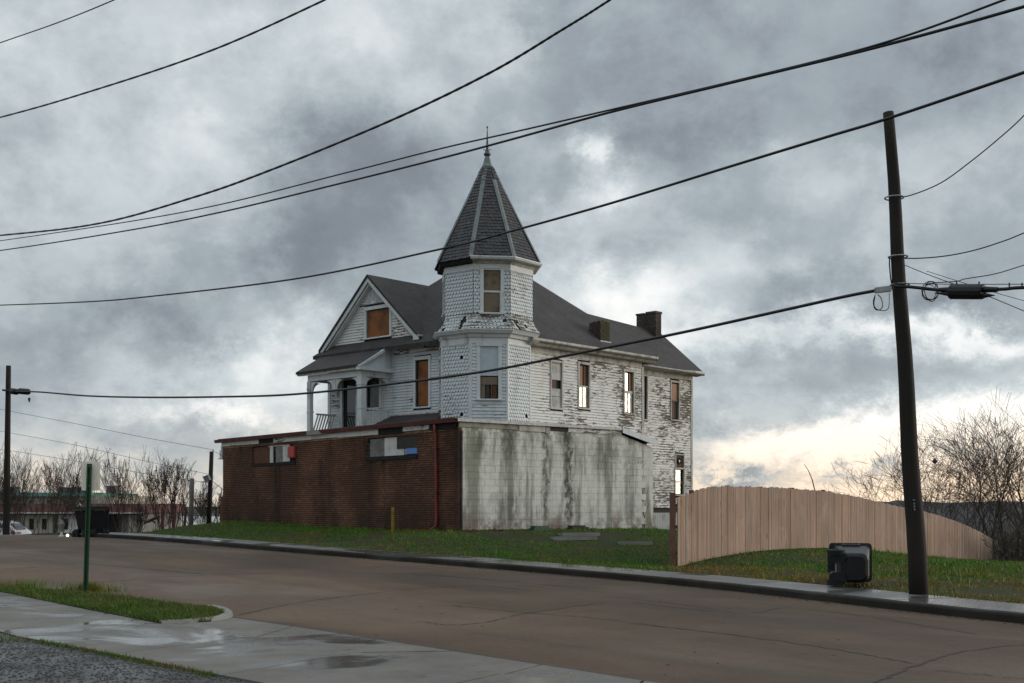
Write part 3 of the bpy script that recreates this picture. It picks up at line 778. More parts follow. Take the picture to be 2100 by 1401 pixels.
# gravel lot on this side
m = MB(); g0 = E2
for i in range(len(g0) - 1):
    a, b = g0[i], g0[i + 1]; off = V(-7, -6, 0)
    m.face([a + off + V(0, 0, -.01), b + off + V(0, 0, -.01), b + V(0, 0, .006), a + V(0, 0, .006)])
m.build('gravel_lot', M_GRAVEL, None, False, 'structure')
def rocks(name, pts, smin, smax, mat, label, cat):
    base = np.array([(1, 0, 0), (-1, 0, 0), (0, 1, 0), (0, -1, 0), (0, 0, 1), (0, 0, -1)], float)
    fc = np.array([(0, 2, 4), (2, 1, 4), (1, 3, 4), (3, 0, 4), (2, 0, 5), (1, 2, 5), (3, 1, 5), (0, 3, 5)])
    n = len(pts); s = nrnd.uniform(smin, smax, (n, 1, 1)) * nrnd.uniform(.6, 1.2, (n, 6, 1)); a = nrnd.uniform(0, 6.28, n)
    b = base[None] * s * np.array([1, 1, .6])
    c, si = np.cos(a)[:, None], np.sin(a)[:, None]
    x = b[:, :, 0] * c - b[:, :, 1] * si; y = b[:, :, 0] * si + b[:, :, 1] * c
    v = np.stack([x, y, b[:, :, 2]], -1) + np.asarray(pts)[:, None, :]
    f = fc[None] + (np.arange(n) * 6)[:, None, None]
    o = np_mesh(name, v.reshape(-1, 3), f.reshape(-1, 3), 3, mat, 'stuff'); return tag(o, label, cat)
pts = []
while len(pts) < 11000:
    i = rnd.randrange(len(g0) - 1); f = rnd.random(); q = g0[i].lerp(g0[i + 1], f) + V(-.76, -.65, 0) * (rnd.random() ** 1.5 * 5)
    if q.y < 9.0 or q.y > 17: continue
    pts.append((q.x, q.y, .006))
rocks('glint_gravel', pts[:1500], .006, .020, M_WALK, 'scattered stones coloured pale as wet glints among the dark gravel', 'gravel')  # pale colour stands in for glints on the wet stones
rocks('gravel', pts[1500:], .006, .026, M_GRAVEL, 'wet dark gravel of the lot beside the near sidewalk', 'gravel')

gp_ = []
for _ in range(2600):
    k = rnd.randrange(1, 118); q = KR[k].lerp(KR[k + 1], rnd.random()) - knorm(k) * (abs(rnd.gauss(0, .12)) + .03); gp_.append((q.x, q.y, float(road_z(0, q.y)) + .004))
rocks('gutter_grit', gp_, .005, .022, M_DIRT, 'grit and rotted leaves gathered along the far curb', 'grit')
# ---- grass
def inside(P, x, y):
    r = np.zeros(x.shape, bool); j = len(P) - 1
    for i in range(len(P)):
        xi, yi = P[i][0], P[i][1]; xj, yj = P[j][0], P[j][1]
        r ^= ((yi > y) != (yj > y)) & (x < (xj - xi) * (y - yi) / (yj - yi + 1e-12) + xi); j = i
    return r
ANX = [(-1.74, 38.64), (-12.45, 51.5), (-5.55, 57.2), (5.16, 44.3)]
def blades(name, x, y, z, h, wd, mat, label, lean=.35):
    n = len(x); a = nrnd.uniform(0, 6.28, n); b = nrnd.uniform(0, 6.28, n)
    hh = h * nrnd.uniform(.55, 1.3, n); ln = hh * nrnd.uniform(0, lean, n) * 2
    ww = wd * nrnd.uniform(.6, 1.4, n)
    v = np.zeros((n, 3, 3))
    v[:, 0] = np.stack([x - np.cos(a) * ww, y - np.sin(a) * ww, z - .01], -1)
    v[:, 1] = np.stack([x + np.cos(a) * ww, y + np.sin(a) * ww, z - .01], -1)
    v[:, 2] = np.stack([x + np.cos(b) * ln, y + np.sin(b) * ln, z + hh], -1)
    f = np.arange(n * 3).reshape(n, 3)
    return tag(np_mesh(name, v.reshape(-1, 3), f, 3, mat, 'stuff'), label, 'grass')
N = 600000
x = nrnd.uniform(-24, 30, N); y = nrnd.uniform(15, 60, N)
d = kerb_dist(x, y); pxx = 1050 + FPX * x / y
ok = (d > WALK_W - .04 + .12 * np.sin(y * 2.1 + x)) & (d < 26) & (pxx > 180) & (pxx < 2800) & ~inside(ANX, x, y)
x, y, d = x[ok], y[ok], d[ok]
def vnoise(x, y, s, seed):
    rg = np.random.default_rng(seed); T = rg.random((64, 64)); u = x * s + 100; v = y * s + 100
    i = np.floor(u).astype(int); j = np.floor(v).astype(int); fu = u - i; fv = v - j
    fu = fu * fu * (3 - 2 * fu); fv = fv * fv * (3 - 2 * fv); g = lambda a, b: T[a % 64, b % 64]
    return (g(i, j) * (1 - fu) + g(i + 1, j) * fu) * (1 - fv) + (g(i, j + 1) * (1 - fu) + g(i + 1, j + 1) * fu) * fv
pn = .6 * vnoise(x, y, .7, 3) + .4 * vnoise(x, y, 2.1, 4)
pxx = 1050 + FPX * x / y
# bare earth by the drive in front of the block wall
bare = inside([(-1.2, 37.2), (4.6, 42.0), (4.8, 37.6), (2.6, 33.6), (-.4, 35.0)], x, y) & (pn > .40)
thin = (pn < .25)
keep = ~bare & ~thin & (nrnd.random(len(x)) < np.clip(1.25 - (y - 20) / 60, .45, 1))
x, y, d, pn, pxx = x[keep], y[keep], d[keep], pn[keep], pxx[keep]
z = ground_z(x, y)
straw = nrnd.random(len(x)) < .06 + .22 * (vnoise(x, y, .9, 33) > .62)
dry = straw | (pxx > 1380) & (d < 3.0 + 1.8 * pn + np.clip((pxx - 1750) / 160, 0, 3.2)) & (nrnd.random(len(x)) < .85)
g_h = (.028 + .05 * vnoise(x, y, .45, 8) * vnoise(x, y, 1.9, 18) * 1.6) * (1 + 1.4 * (vnoise(x, y, 3.1, 28) > .8))
blades('lawn_grass', x[~dry], y[~dry], z[~dry], g_h[~dry], .013, M_GRASS, 'short green winter grass covering the slope before the buildings')
blades('dry_grass', x[dry], y[dry], z[dry], g_h[dry] * .7, .012, M_GRASS_DRY, 'yellowed dormant grass beside the far sidewalk')
# dead leaves blown over the lawn
li = nrnd.choice(len(x), 900, replace=False); lv = []; lf = []
for n_, i_ in enumerate(li):
    a_ = rnd.uniform(0, 6.28); s_ = rnd.uniform(.02, .05); cz_ = float(z[i_]) + rnd.uniform(.02, .06)
    for k_, (du, dv, dw) in enumerate(((-1, 0, 0), (0, -.6, .25), (1, 0, .1), (0, .6, .3))):
        lv.append((x[i_] + s_ * (du * math.cos(a_) - dv * math.sin(a_)), y[i_] + s_ * (du * math.sin(a_) + dv * math.cos(a_)), cz_ + dw * s_))
    lf.append((n_ * 4, n_ * 4 + 1, n_ * 4 + 2, n_ * 4 + 3))
tag(np_mesh('fallen_leaves', lv, lf, 4, M_STUMP, 'stuff'), 'brown dead leaves scattered over the lawn', 'leaves')
def in_verge(n):
    X = []; 
    while len(X) < n:
        i = rnd.choices(range(len(VF) - 1), [(VF[k + 1] - VF[k]).length * ((VF[k] - VN[k]).length + .1) for k in range(len(VF) - 1)])[0]
        a, b = rnd.random(), rnd.random()
        X.append(VN[i].lerp(VN[i + 1], a).lerp(VF[i].lerp(VF[i + 1], a), b))
    return np.array([(q.x, q.y, q.z) for q in X])
q = in_verge(26000); hn = .035 + .06 * vnoise(q[:, 0], q[:, 1], 1.3, 9)
blades('verge_grass', q[:, 0], q[:, 1], q[:, 2], hn, .008, M_GRASS_NEAR, 'tufty green grass of the verge around the sign post', .5)
sp = gnd(176, 1215)
n = 700; rr = np.abs(nrnd.normal(0, .38, n)); th = nrnd.uniform(0, 6.28, n)
blades('tall_weeds', sp.x + .1 + rr * np.cos(th) * .8, sp.y - .05 + rr * np.sin(th) * .25, np.full(n, .03), .17, .006, M_GRASS, 'taller weeds growing round the foot of the sign post', .4)
n = 260; 
blades('edge_weeds', nrnd.normal(gnd(45, 1206).x, .25, n), nrnd.normal(gnd(45, 1206).y, .15, n), np.full(n, .03), .15, .007, M_GRASS, 'tall weed tuft on the verge near the picture edge', .4)
# strip of grass at the gravel edge by the near sidewalk
ii = nrnd.integers(3, 7, 2600); ff = nrnd.random(2600)
gp = np.array([g0[i].lerp(g0[i + 1], float(f)) for i, f in zip(ii, ff)]); o_ = np.abs(nrnd.normal(0, .05, 2600)) + .01
far_ = gp[:, 1] > 14.3; o_ = np.where(far_, np.abs(nrnd.normal(0, .45, 2600)), o_)
blades('gravel_edge_grass', gp[:, 0] - .76 * o_, gp[:, 1] - .65 * o_, np.full(2600, .005), .05, .008, M_GRASS_NEAR, 'thin grass along the edge of the near sidewalk and the gravel')
# broken concrete pads lying in the lawn
for (px, Y, L, Wd, rz, lb) in ((1183, 38.2, 1.25, .95, .35, 'broken flat concrete pad in the grass nearer the block wall'), (1172, 36.6, 1.35, .75, .28, 'broken flat concrete pad in the grass just before another pad'),
                              (1300, 35.6, 1.1, .6, .15, 'small flat concrete pad in the grass near the fence end')):
    X = (px - 1050) / FPX * Y; z = gz(X, Y) + .09; c_ = V(X, Y, z); u_ = V(math.cos(rz), math.sin(rz), 0); v_ = V(-math.sin(rz), math.cos(rz), -.05)
    P = [c_ + u_ * a * L / 2 * rnd.uniform(.85, 1.1) + v_ * b * Wd / 2 * rnd.uniform(.8, 1.1) for a, b in ((-1, -1), (.2, -1.05), (1, -.8), (1, 1), (-.9, .9))]
    m = MB(); m.prism([q - V(0, 0, .12) for q in P], V(0, 0, .12))
    tag(m.build('concrete_pad', M_CURB_NEAR), lb, 'concrete pad', 'broken concrete pads in the lawn')
UP = V(0, 0, 1)
# ------------------------------------------------------------------ brick and block annex before the house
ANNEX_SCALE = 1.12                                     # whole annex, bricks included, enlarged and pushed back about the camera eye: one unit along EU, EV, UA is 1.12 m
C0 = V(-1.736, 38.64, -.198); EU = V(-.638, .767, 0).normalized() * ANNEX_SCALE; EV = V(.767, .638, 0).normalized() * ANNEX_SCALE; UA = V(0, 0, ANNEX_SCALE)
LU, LV = 15.0, 8.125
ANNEX = empty('brick_annex', (-7.1, 45.0, .8))
tag(ANNEX, 'low flat roofed annex of dark red brick and stained white block', 'building')
def u_at(px):
    r = (px - 1050) / FPX; return (C0.x - r * C0.y) / (-EU.x + EU.y * r)
def v_at(px):
    r = (px - 1050) / FPX; return (r * C0.y - C0.x) / (EV.x - r * EV.y)
def zu(py, u): return (EYE + (HOR - py) * (C0.y + EU.y * u) / FPX - C0.z) / ANNEX_SCALE
def zv(py, v): return (EYE + (HOR - py) * (C0.y + EV.y * v) / FPX - C0.z) / ANNEX_SCALE
ZB, ZT = .58, 3.86
# openings in the brick wall
w1 = (u_at(607), u_at(517), zu(949, u_at(560)), zu(913, u_at(560)))
w2 = (u_at(855), u_at(752), zu(935, u_at(800)), zu(896, u_at(800)))
OPEN = (w1, w2)
bw = MB()   # mortar bed behind the bricks, in panels round the openings
us = [0.0, w2[0], w2[1], w1[0], w1[1], LU]
for i in range(5):
    a, b = us[i], us[i + 1]
    if i == 1 or i == 3:
        o = w2 if i == 1 else w1
        bw.box(C0, EU, EV, UA, (a, b), (.013, .22), (ZB, o[2])); bw.box(C0, EU, EV, UA, (a, b), (.013, .22), (o[3], ZT + .05))
    else: bw.box(C0, EU, EV, UA, (a, b), (.013, .22), (ZB, ZT + .05))
    if i in (1, 3): bw.box(C0, EU, EV, UA, (a, b), (.16, .22), (o[2], o[3]))
BWALL = bw.build('brick_wall', M_MORTAR, ANNEX)
BL, BH, J = .203, .0677, .0145
bricks = []
for r in range(int((ZT - ZB) / BH)):
    z0 = ZB + r * BH; z1 = z0 + BH - J; u = -(.5 * BL if r % 2 else 0)
    while u < LU:
        a, b = max(u, 0), min(u + BL - J, LU); u += BL
        if b - a < .03: continue
        segs = [(a, b)]
        for o in OPEN:
            if z1 > o[2] and z0 < o[3]:
                ns = []
                for s, e in segs:
                    if e <= o[0] or s >= o[1]: ns.append((s, e)); continue
                    if s < o[0] - .02: ns.append((s, o[0]))
                    if e > o[1] + .02: ns.append((o[1], e))
                segs = ns
        for s, e in segs: bricks.append((s, e, z0, z1))
vis = sorted([b for b in bricks if b[2] > .84], key=lambda b: b[0])[:300]; vset = set(vis)
RZ_U = math.atan2(EU.y, EU.x)
bm_cache = {}
def brick_mesh(L):
    k = round(L, 3)
    if k not in bm_cache:
        m = MB(); m.hexa([V(0, 0, 0), V(L, 0, 0), V(L, -.1, 0), V(0, -.1, 0), V(0, 0, BH - J), V(L, 0, BH - J), V(L, -.1, BH - J), V(0, -.1, BH - J)])
        me = m.mesh('brick'); me.materials.append(M_BRICK); bm_cache[k] = me
    return bm_cache[k]
for (s, e, z0, z1) in vis:
    put('brick', brick_mesh(e - s), BWALL, C0 + EU * s + EV * rnd.uniform(-.002, .002) + UA * z0, RZ_U, (ANNEX_SCALE,) * 3)
rest = MB()
for (s, e, z0, z1) in bricks:
    if (s, e, z0, z1) in vset: continue
    j = rnd.uniform(-.002, .002)
    rest.box(C0, EU, EV, UA, (s, e), (j, .1), (z0, z1))
rest.build('brick_courses', M_BRICK_ROW, BWALL, False, 'stuff')
# wall at the far end and behind
m = MB(); m.box(C0, EU, EV, UA, (LU - .2, LU), (.23, LV), (ZB, ZT)); m.box(C0, EU, EV, UA, (.3, LU - .2), (LV - .2, LV), (ZB, ZT))
m.build('rear_wall', M_BRICK_ROW, ANNEX)
# roof slab and membrane
m = MB()
m.prism([C0 + EU * -.10 + EV * -.12 + UA * 4.06, C0 + EU * (LU + .15) + EV * -.12 + UA * 4.06, C0 + EU * (LU + .15) + EV * 6.62 + UA * 4.06, C0 + EU * -.10 + EV * 6.62 + UA * 4.06], UA * .065)
m.prism([C0 + EU * -.10 + EV * 6.62 + UA * 4.06, C0 + EU * (LU + .15) + EV * 6.62 + UA * 4.06, C0 + EU * (LU + .15) + EV * 8.2 + UA * 3.70, C0 + EU * -.10 + EV * 8.2 + UA * 3.70], UA * .06)
m.build('flat_roof', M_ROOF, ANNEX)
# fascia boards, several gone
fx = 0.25; k = 0
for (a, b, mat, h) in ((0.05, 1.35, M_DARK, .20), (1.37, 2.75, M_FASCIA, .16), (2.77, 4.1, M_DARK, .20), (4.12, 6.5, M_FASCIA, .19), (6.52, 8.2, M_FASCIA, .17), (8.22, 10.9, M_FASCIA, .18), (10.92, 12.0, M_DARK, .16), (12.02, 15.03, M_FASCIA, .17)):
    m = MB(); m.box(C0, EU, EV, UA, (a, b), (-.05, -.012), (4.05 - h, 4.05)); m.build('fascia_board', mat, ANNEX)
m = MB(); m.box(C0, EU, EV, UA, (0, LU), (-.012, .2), (ZT + .051, 4.058)); m.build('eave_plate', M_DARK, ANNEX)
# gutter: open trough along the brick front
m = MB(); cs = [(-.055, 4.03), (-.15, 4.03), (-.165, 4.10), (-.175, 4.145), (-.16, 4.145), (-.145, 4.05), (-.055, 4.05)]
m.prism([C0 + EU * -.05 + EV * a + UA * b for a, b in cs], EU * (LU + .45))
m.build('gutter', M_RED_DARK, ANNEX)
m = MB(); m.box(C0, EU, EV, UA, (0.0, LU + .1), (-.16, .1), (4.127, 4.17)); m.build('roof_edge_trim', M_RED_DARK, ANNEX)
# downspout with offset at top and kick at the foot
ud = u_at(897)
m = MB(); P_ = [C0 + EU * ud + EV * -.10 + UA * 4.04, C0 + EU * ud + EV * -.09 + UA * 3.85, C0 + EU * ud + EV * -.06 + UA * 3.7, C0 + EU * (ud - .04) + EV * -.06 + UA * 1.2, C0 + EU * (ud - .02) + EV * -.07 + UA * 1.0, C0 + EU * (ud + .08) + EV * -.20 + UA * .90]
m.tube(P_, .052, 8); m.build('downspout', M_RED, ANNEX, True)
for z in (3.3, 2.0):
    m = MB(); m.box(C0, EU, EV, UA, (ud - .10, ud + .06), (-.118, -.004), (z, z + .035)); m.build('downspout_strap', M_RED_DARK, ANNEX)
# strip windows
def panel(par, name, ua, ub, za, zb, da, db, mat):
    m = MB(); m.box(C0, EU, EV, UA, (ua, ub), (da, db), (za, zb)); return m.build(name, mat, par)
def U(px): return u_at(px)
z0, z1 = w1[2], w1[3]; H1 = z1 - z0
wn = panel(ANNEX, 'window', w1[0], w1[1], z0 - .10, z0, -.03, .12, M_DARK); tag(wn, 'strip window half boarded with a red box in it')
panel(wn, 'rusty_board', U(551), w1[1], z0, z1 - .04, .05, .07, M_RUST)
panel(wn, 'frame_post', U(558), U(552), z0, z1, .03, .06, M_WHITE)
panel(wn, 'pane', U(578), U(558), z0, z1 - .05, .09, .10, M_GLASS_GREY)
panel(wn, 'white_panel', U(592), U(578), z0 + .02, z1 - .02, .04, .06, M_WHITE)
panel(wn, 'frame_head', U(590), U(549), z1 - .05, z1 - .01, .028, .052, M_WHITE)
m = MB(); m.box(C0, EU, EV, UA, (U(607), U(592.5)), (-.06, .12), (z0 + .14, z1 - .10))
m.box(C0, EU, EV, UA, (U(606), U(593.5)), (-.075, -.058), (z0 + .17, z1 - .13)); m.build('red_box', M_REDBOX, wn)
panel(wn, 'dark_board', w1[0], U(592), z0, z0 + .12, .05, .07, M_DARK)
panel(wn, 'lintel', w1[0] - .1, w1[1] + .1, z1, z1 + .06, -.006, .1, M_RUST)
z0, z1 = w2[2], w2[3]
wn = panel(ANNEX, 'window', w2[0] - .05, w2[1] + .05, z0 - .13, z0, -.04, .12, M_DARK); tag(wn, 'strip window with white panel and a blue sheet in its corner')
panel(wn, 'pane', U(786), w2[1], z0, z1 - .03, .07, .08, M_GLASS_GREY)
panel(wn, 'white_panel', U(812), U(786.5), z0, z1 - .02, .04, .06, M_WHITE)
panel(wn, 'white_panel', U(826), U(812.3), z0, z0 + .2, .045, .06, M_WHITE)
panel(wn, 'white_panel', U(832), U(827), z0 + .02, z0 + .2, .05, .06, M_PLY_WHITE)
panel(wn, 'dark_board', w2[0], U(812.5), z0 + .21, z1, .02, .04, M_RUST if False else M_BACK)
panel(wn, 'blue_sheet', w2[0] + .02, U(832.5), z0 + .03, z0 + .21, .03, .045, M_BLUE)
panel(wn, 'lintel', w2[0] - .1, w2[1] + .1, z1, z1 + .06, -.006, .1, M_RUST)
# small metal box and bracket lamp at the far corner of the front
m = MB(); m.box(C0, EU, EV, UA, (LU + .01, LU + .24), (-.02, .16), (3.45, 3.75)); m.box(C0, EU, EV, UA, (LU + .0, LU + .27), (-.06, .2), (3.40, 3.448)); m.box(C0, EU, EV, UA, (LU + .05, LU + .18), (.0, .1), (3.752, 3.9))
m.build('wall_box', M_WHITE, ANNEX)
m = MB(); m.box(C0, EU, EV, UA, (LU + .01, LU + .2), (.0, .25), (.7, 1.95)); m.build('side_door_edge', M_RUST, ANNEX)

# painted block wall along the side
TOPV = lambda v: 3.93 if v < 6.6 else 3.93 - (v - 6.6) * .262
m = MB(); m.prism([C0 + EU * .006 + EV * .12 + UA * .5, C0 + EU * .006 + EV * LV + UA * .5, C0 + EU * .006 + EV * LV + UA * TOPV(LV), C0 + EU * .006 + EV * 6.6 + UA * 3.93, C0 + EU * .006 + EV * .12 + UA * 3.93], EU * .17)
CW = m.build('block_wall', M_CMU_JOINT, ANNEX)
blk = []
for r in range(17):
    z0 = .60 + r * .2; v = .125 + (.2 if r % 2 else 0)
    row = [(.125, .125 + .2)] if r % 2 else []
    while v < LV: row.append((v, min(v + .4, LV))); v += .4
    for (a, b) in row:
        if b - a < .05: continue
        za, zb = min(z0 + .2, TOPV(a)), min(z0 + .2, TOPV(b))
        if za - z0 < .05 or zb - z0 < .03: continue
        blk.append((a, b, z0, za, zb))
blk.sort(key=lambda q: (q[2] < .7, q[0])); restb = MB(); cm = {}
for i, (a, b, z0, za, zb) in enumerate(blk):
    j = rnd.uniform(-.003, .002); g = .003
    full = abs(za - z0 - .2) < 1e-6 and abs(zb - z0 - .2) < 1e-6
    if i < 300 and full:
        L = round(b - a, 3)
        if L not in cm:
            q = MB(); c = .005
            fr = [V(g, 0, g), V(L - g, 0, g), V(L - g, 0, .2 - g), V(g, 0, .2 - g)]
            q.hexa([p_ + V(0, -.06, 0) for p_ in fr] + fr)
            me = q.mesh('block'); me.materials.append(M_CMU); cm[L] = me
        put('block', cm[L], CW, C0 + EV * a + EU * j + UA * z0, math.atan2(EV.y, EV.x), (ANNEX_SCALE,) * 3)
    else:
        q = MB(); f = [C0 + EV * (a + g) + UA * (z0 + g), C0 + EV * (b - g) + UA * (z0 + g), C0 + EV * (b - g) + UA * (zb - g), C0 + EV * (a + g) + UA * (za - g)]
        restb.hexa([p_ + EU * j for p_ in f] + [p_ + EU * .06 for p_ in f])
restb.build('cut_blocks', M_CMU, CW, False, 'stuff')
# corner strip: end of the brick veneer
m = MB(); m.box(C0, EU, EV, UA, (-.012, .20), (-.012, .118), (.5, 3.86)); m.build('corner_pier', M_BRICK_ROW, ANNEX)
# boards and flashing on the edge of the roof over the blocks
def edge_board(name, va, vb, z0, z1, mat, out=.03):
    m = MB(); m.box(C0, EU, EV, UA, (-out, -.004), (va, vb), (z0, z1)); return m.build(name, mat, ANNEX)
edge_board('edge_plank', .0, 2.25, 3.90, 4.05, M_PLANK_GREY)
edge_board('edge_plank', 2.27, 3.3, 3.87, 4.05, M_TRIM_OLD, .045)
edge_board('edge_plank', 3.32, 3.5, 3.83, 4.03, M_PLANK_GREY, .05)
edge_board('edge_plank', 3.52, 4.25, 3.92, 4.05, M_BACK, .02)
edge_board('edge_plank', 4.27, 6.62, 3.91, 4.055, M_CLAP_WORN, .035)
m = MB(); n_ = 60
pts_t = []
for i in range(n_ + 1):
    v = -.1 + 6.7 * i / n_; hh = .012 + .008 * math.sin(i * 1.9) + rnd.uniform(-.005, .005)
    pts_t.append((v, hh))
for (a, ha), (b, hb) in zip(pts_t, pts_t[1:]):
    m.hexa([C0 + EV * a + EU * -.115 + UA * 4.05, C0 + EV * b + EU * -.115 + UA * 4.05, C0 + EV * b + EU * .1 + UA * 4.13, C0 + EV * a + EU * .1 + UA * 4.13,
            C0 + EV * a + EU * -.115 + UA * (4.128 + ha), C0 + EV * b + EU * -.115 + UA * (4.128 + hb), C0 + EV * b + EU * .1 + UA * (4.135 + hb), C0 + EV * a + EU * .1 + UA * (4.135 + ha)])
m.build('roof_flashing', M_SHINY, ANNEX)
m = MB(); m.prism([C0 + EU * -.13 + EV * 6.58 + UA * 3.97, C0 + EU * -.13 + EV * 8.24 + UA * 3.59, C0 + EU * -.13 + EV * 8.24 + UA * 3.77, C0 + EU * -.13 + EV * 6.58 + UA * 4.14], EU * .025); m.build('rake_board', M_TRIM, ANNEX)
# rubble along the foot of the block wall
rb = []
for _ in range(420):
    v = rnd.random() ** 1.3 * 5.5; o = -abs(rnd.gauss(0, .28)) - .02
    q = C0 + EV * v + EU * o; rb.append((q.x, q.y, gz(q.x, q.y) + .01))
rocks('rubble', rb, .02, .085, M_BRICK_ROW, 'broken brick and mortar rubble along the foot of the block wall', 'rubble')
for i, (v, o, mat, lb) in enumerate(((2.75, -.5, M_GREENPOST, 'dark green plank scrap lying by the block wall'), (4.4, -.35, M_BACK, 'black plank scrap lying by the block wall'))):
    q = C0 + EV * v + EU * o; z = gz(q.x, q.y); m = MB()
    q.z = z; m.box(q, EV, EU, UA, (-.38, .38), (-.1, .1), (.0, .09)); m.box(q, EV, EU, UA, (-.3, .25), (-.06, .16), (.092, .14))
    tag(m.build('scrap_plank', mat), lb, 'scrap wood', 'scrap lying by the block wall')
# dead vines on the block wall, each a stem with side shoots
VL = ('first dead vine stem on the block wall counted from the stained streaks', 'second dead vine stem from the stained streaks on the block wall', 'middle dead vine stem of five climbing the block wall', 'second dead vine stem from the far end of the block wall', 'dead vine stem nearest the far end of the block wall')
for i in range(5):
    v0 = 5.0 + i * .68 + rnd.uniform(-.1, .1); top = rnd.uniform(2.6, 3.95) if v0 < 7.2 else rnd.uniform(2.2, 3.3)
    P = [C0 + EV * v0 + EU * -.02 + UA * .85]; v = v0
    for k in range(1, 9):
        v += rnd.uniform(-.10, .06); P.append(C0 + EV * min(v, 8.0) + EU * rnd.uniform(-.05, -.022) + UA * (.85 + (top - .85) * k / 8))
    m = MB(); S = spline(P, 3); m.tube(S, [.016 * (1 - .6 * j / len(S)) for j in range(len(S))], 4)
    for _ in range(14):
        j = rnd.randrange(4, len(S) - 1); q = S[j]; dv = rnd.choice((-1, 1)) * rnd.uniform(.1, .35)
        m.tube([q, q + EV * dv * .5 + UA * rnd.uniform(.1, .25), q + EV * dv + UA * rnd.uniform(.2, .6)], [.007, .006, .004], 3)
    tag(m.build('dead_vine', M_PLANK_GREY if i % 2 else M_TWIG), VL[i], 'vine', 'dead vines on the block wall')
# ------------------------------------------------------------------ the old house
HA = V(.668, .744, 0).normalized(); HB = V(-.744, .668, 0).normalized(); H0 = V(-.508, 40.875, 0)
HOUSE = empty('old_house', (-1, 46.5, .6))
tag(HOUSE, 'derelict white clapboard house with octagonal corner tower and pointed slate spire', 'house')
def HP(p, q, z): return H0 + HA * p + HB * q + UP * z
def p_at(px, q=0.0):
    r = (px - 1050) / FPX; o = H0 + HB * q
    return (r * o.y - o.x) / (HA.x - r * HA.y)
def q_at(px, p=0.0):
    r = (px - 1050) / FPX; o = H0 + HA * p
    return (o.x - r * o.y) / (r * HB.y - HB.x)
def zH(py, p, q): return EYE + (HOR - py) * HP(p, q, 0).y / FPX
def wbox(par, name, o, u, n, ua, ub, na, nb, za, zb, mat):
    m = MB(); m.box(o, u, n, UP, (ua, ub), (na, nb), (za, zb)); return m.build(name, mat, par)
NR_, NF_ = -HB, -HA                     # outward normals of the side and the front
ZE = 7.38
# sheathing behind the boards
def wall_box(name, pa, pb, qa, qb, za, zb):
    m = MB(); m.box(H0, HA, HB, UP, (pa, pb), (qa, qb), (za, zb)); return m.build(name, M_BACK, HOUSE)
SIDE = wall_box('side_wall', .75, 8.44, .06, 4.2, .3, ZE - .1)
FRONT = wall_box('front_wall', .06, 8.40, 4.2, 8.9, .3, ZE - .1)
m = MB(); m.box(H0, HA, HB, UP, (.06, .74), (1.4, 4.19), (.3, ZE - .1)); m.build('corner_sheathing', M_BACK, FRONT)
WING = wall_box('wing_wall', 8.45, 12.60, .51, 4.1, .3, ZE - .25)
def clad(par, o, u, n, z0, z1, ulim, opens, mat, row=.1, miss=()):
    z = z0; k = 0
    while z < z1 - .02:
        zt = min(z + row + .012, z1 + .012); ua, ub = ulim(z + row / 2)
        segs = [(ua, ub)]
        for (a, b, c, d_) in opens:
            if z + row > c + .01 and z < d_ - .01:
                ns = []
                for s, e in segs:
                    if e <= a or s >= b: ns.append((s, e)); continue
                    if s < a: ns.append((s, a))
                    if e > b: ns.append((b, e))
                segs = ns
        for (s, e) in segs:
            if e - s < .03: continue
            if any(mu0 < (s + e) / 2 < mu1 and mz0 < z < mz1 for mu0, mu1, mz0, mz1 in miss): continue
            jn = rnd.uniform(-.003, .004); s1 = rnd.uniform(-.004, .004)
            f = lambda a, d2, zz: o + u * a + n * d2 + UP * zz
            m = MB()
            m.hexa([f(s, -.02, z + s1), f(e, -.02, z - s1), f(e, .027 + jn, z - s1), f(s, .027 + jn, z + s1),
                    f(s, -.02, zt), f(e, -.02, zt), f(e, -.003 + jn * .5, zt), f(s, -.003 + jn * .5, zt)])
            cb_ = m.build('clapboard', mat, par); cb_.data.materials.append(M_EDGE_SHADE); cb_.data.polygons[0].material_index = 1  # underside darkened to paint the shadow line below each board
        z += row; k += 1
def window(par, o, u, n, ua, ub, za, zb, panels, bars=(), cas=.10, mat=M_TRIM, label=None, sill=True):
    """casing round an opening, with its boards, sashes and panes set back in it"""
    m = MB(); out = .045
    m.box(o, u, n, UP, (ua - cas, ua), (-.03, out), (za, zb)); m.box(o, u, n, UP, (ub, ub + cas), (-.03, out), (za, zb))
    m.box(o, u, n, UP, (ua - cas - .02, ub + cas + .02), (-.03, out + .012), (zb, zb + cas * 1.15))
    w_ = m.build('window', mat, HOUSE)
    if label: w_['label'] = label
    if sill: wbox(w_, 'sill', o, u, n, ua - cas - .03, ub + cas + .03, -.03, .085, za - .055, za - .002, mat)
    wbox(w_, 'reveal', o, u, n, ua, ub, -.058, -.05, za, zb, M_DARK)
    for (nm, f0, f1, g0_, g1, dep, pm) in panels:
        wbox(w_, nm, o, u, n, ua + (ub - ua) * f0, ua + (ub - ua) * f1, dep - .012, dep, za + (zb - za) * g0_, za + (zb - za) * g1, pm)
    for (f0, f1, g0_, g1, bm_) in bars:
        wbox(w_, 'sash_bar', o, u, n, ua + (ub - ua) * f0, ua + (ub - ua) * f1, -.03, -.002, za + (zb - za) * g0_, za + (zb - za) * g1, bm_)
    return w_, (ua - cas, ub + cas, za - .05, zb + cas)
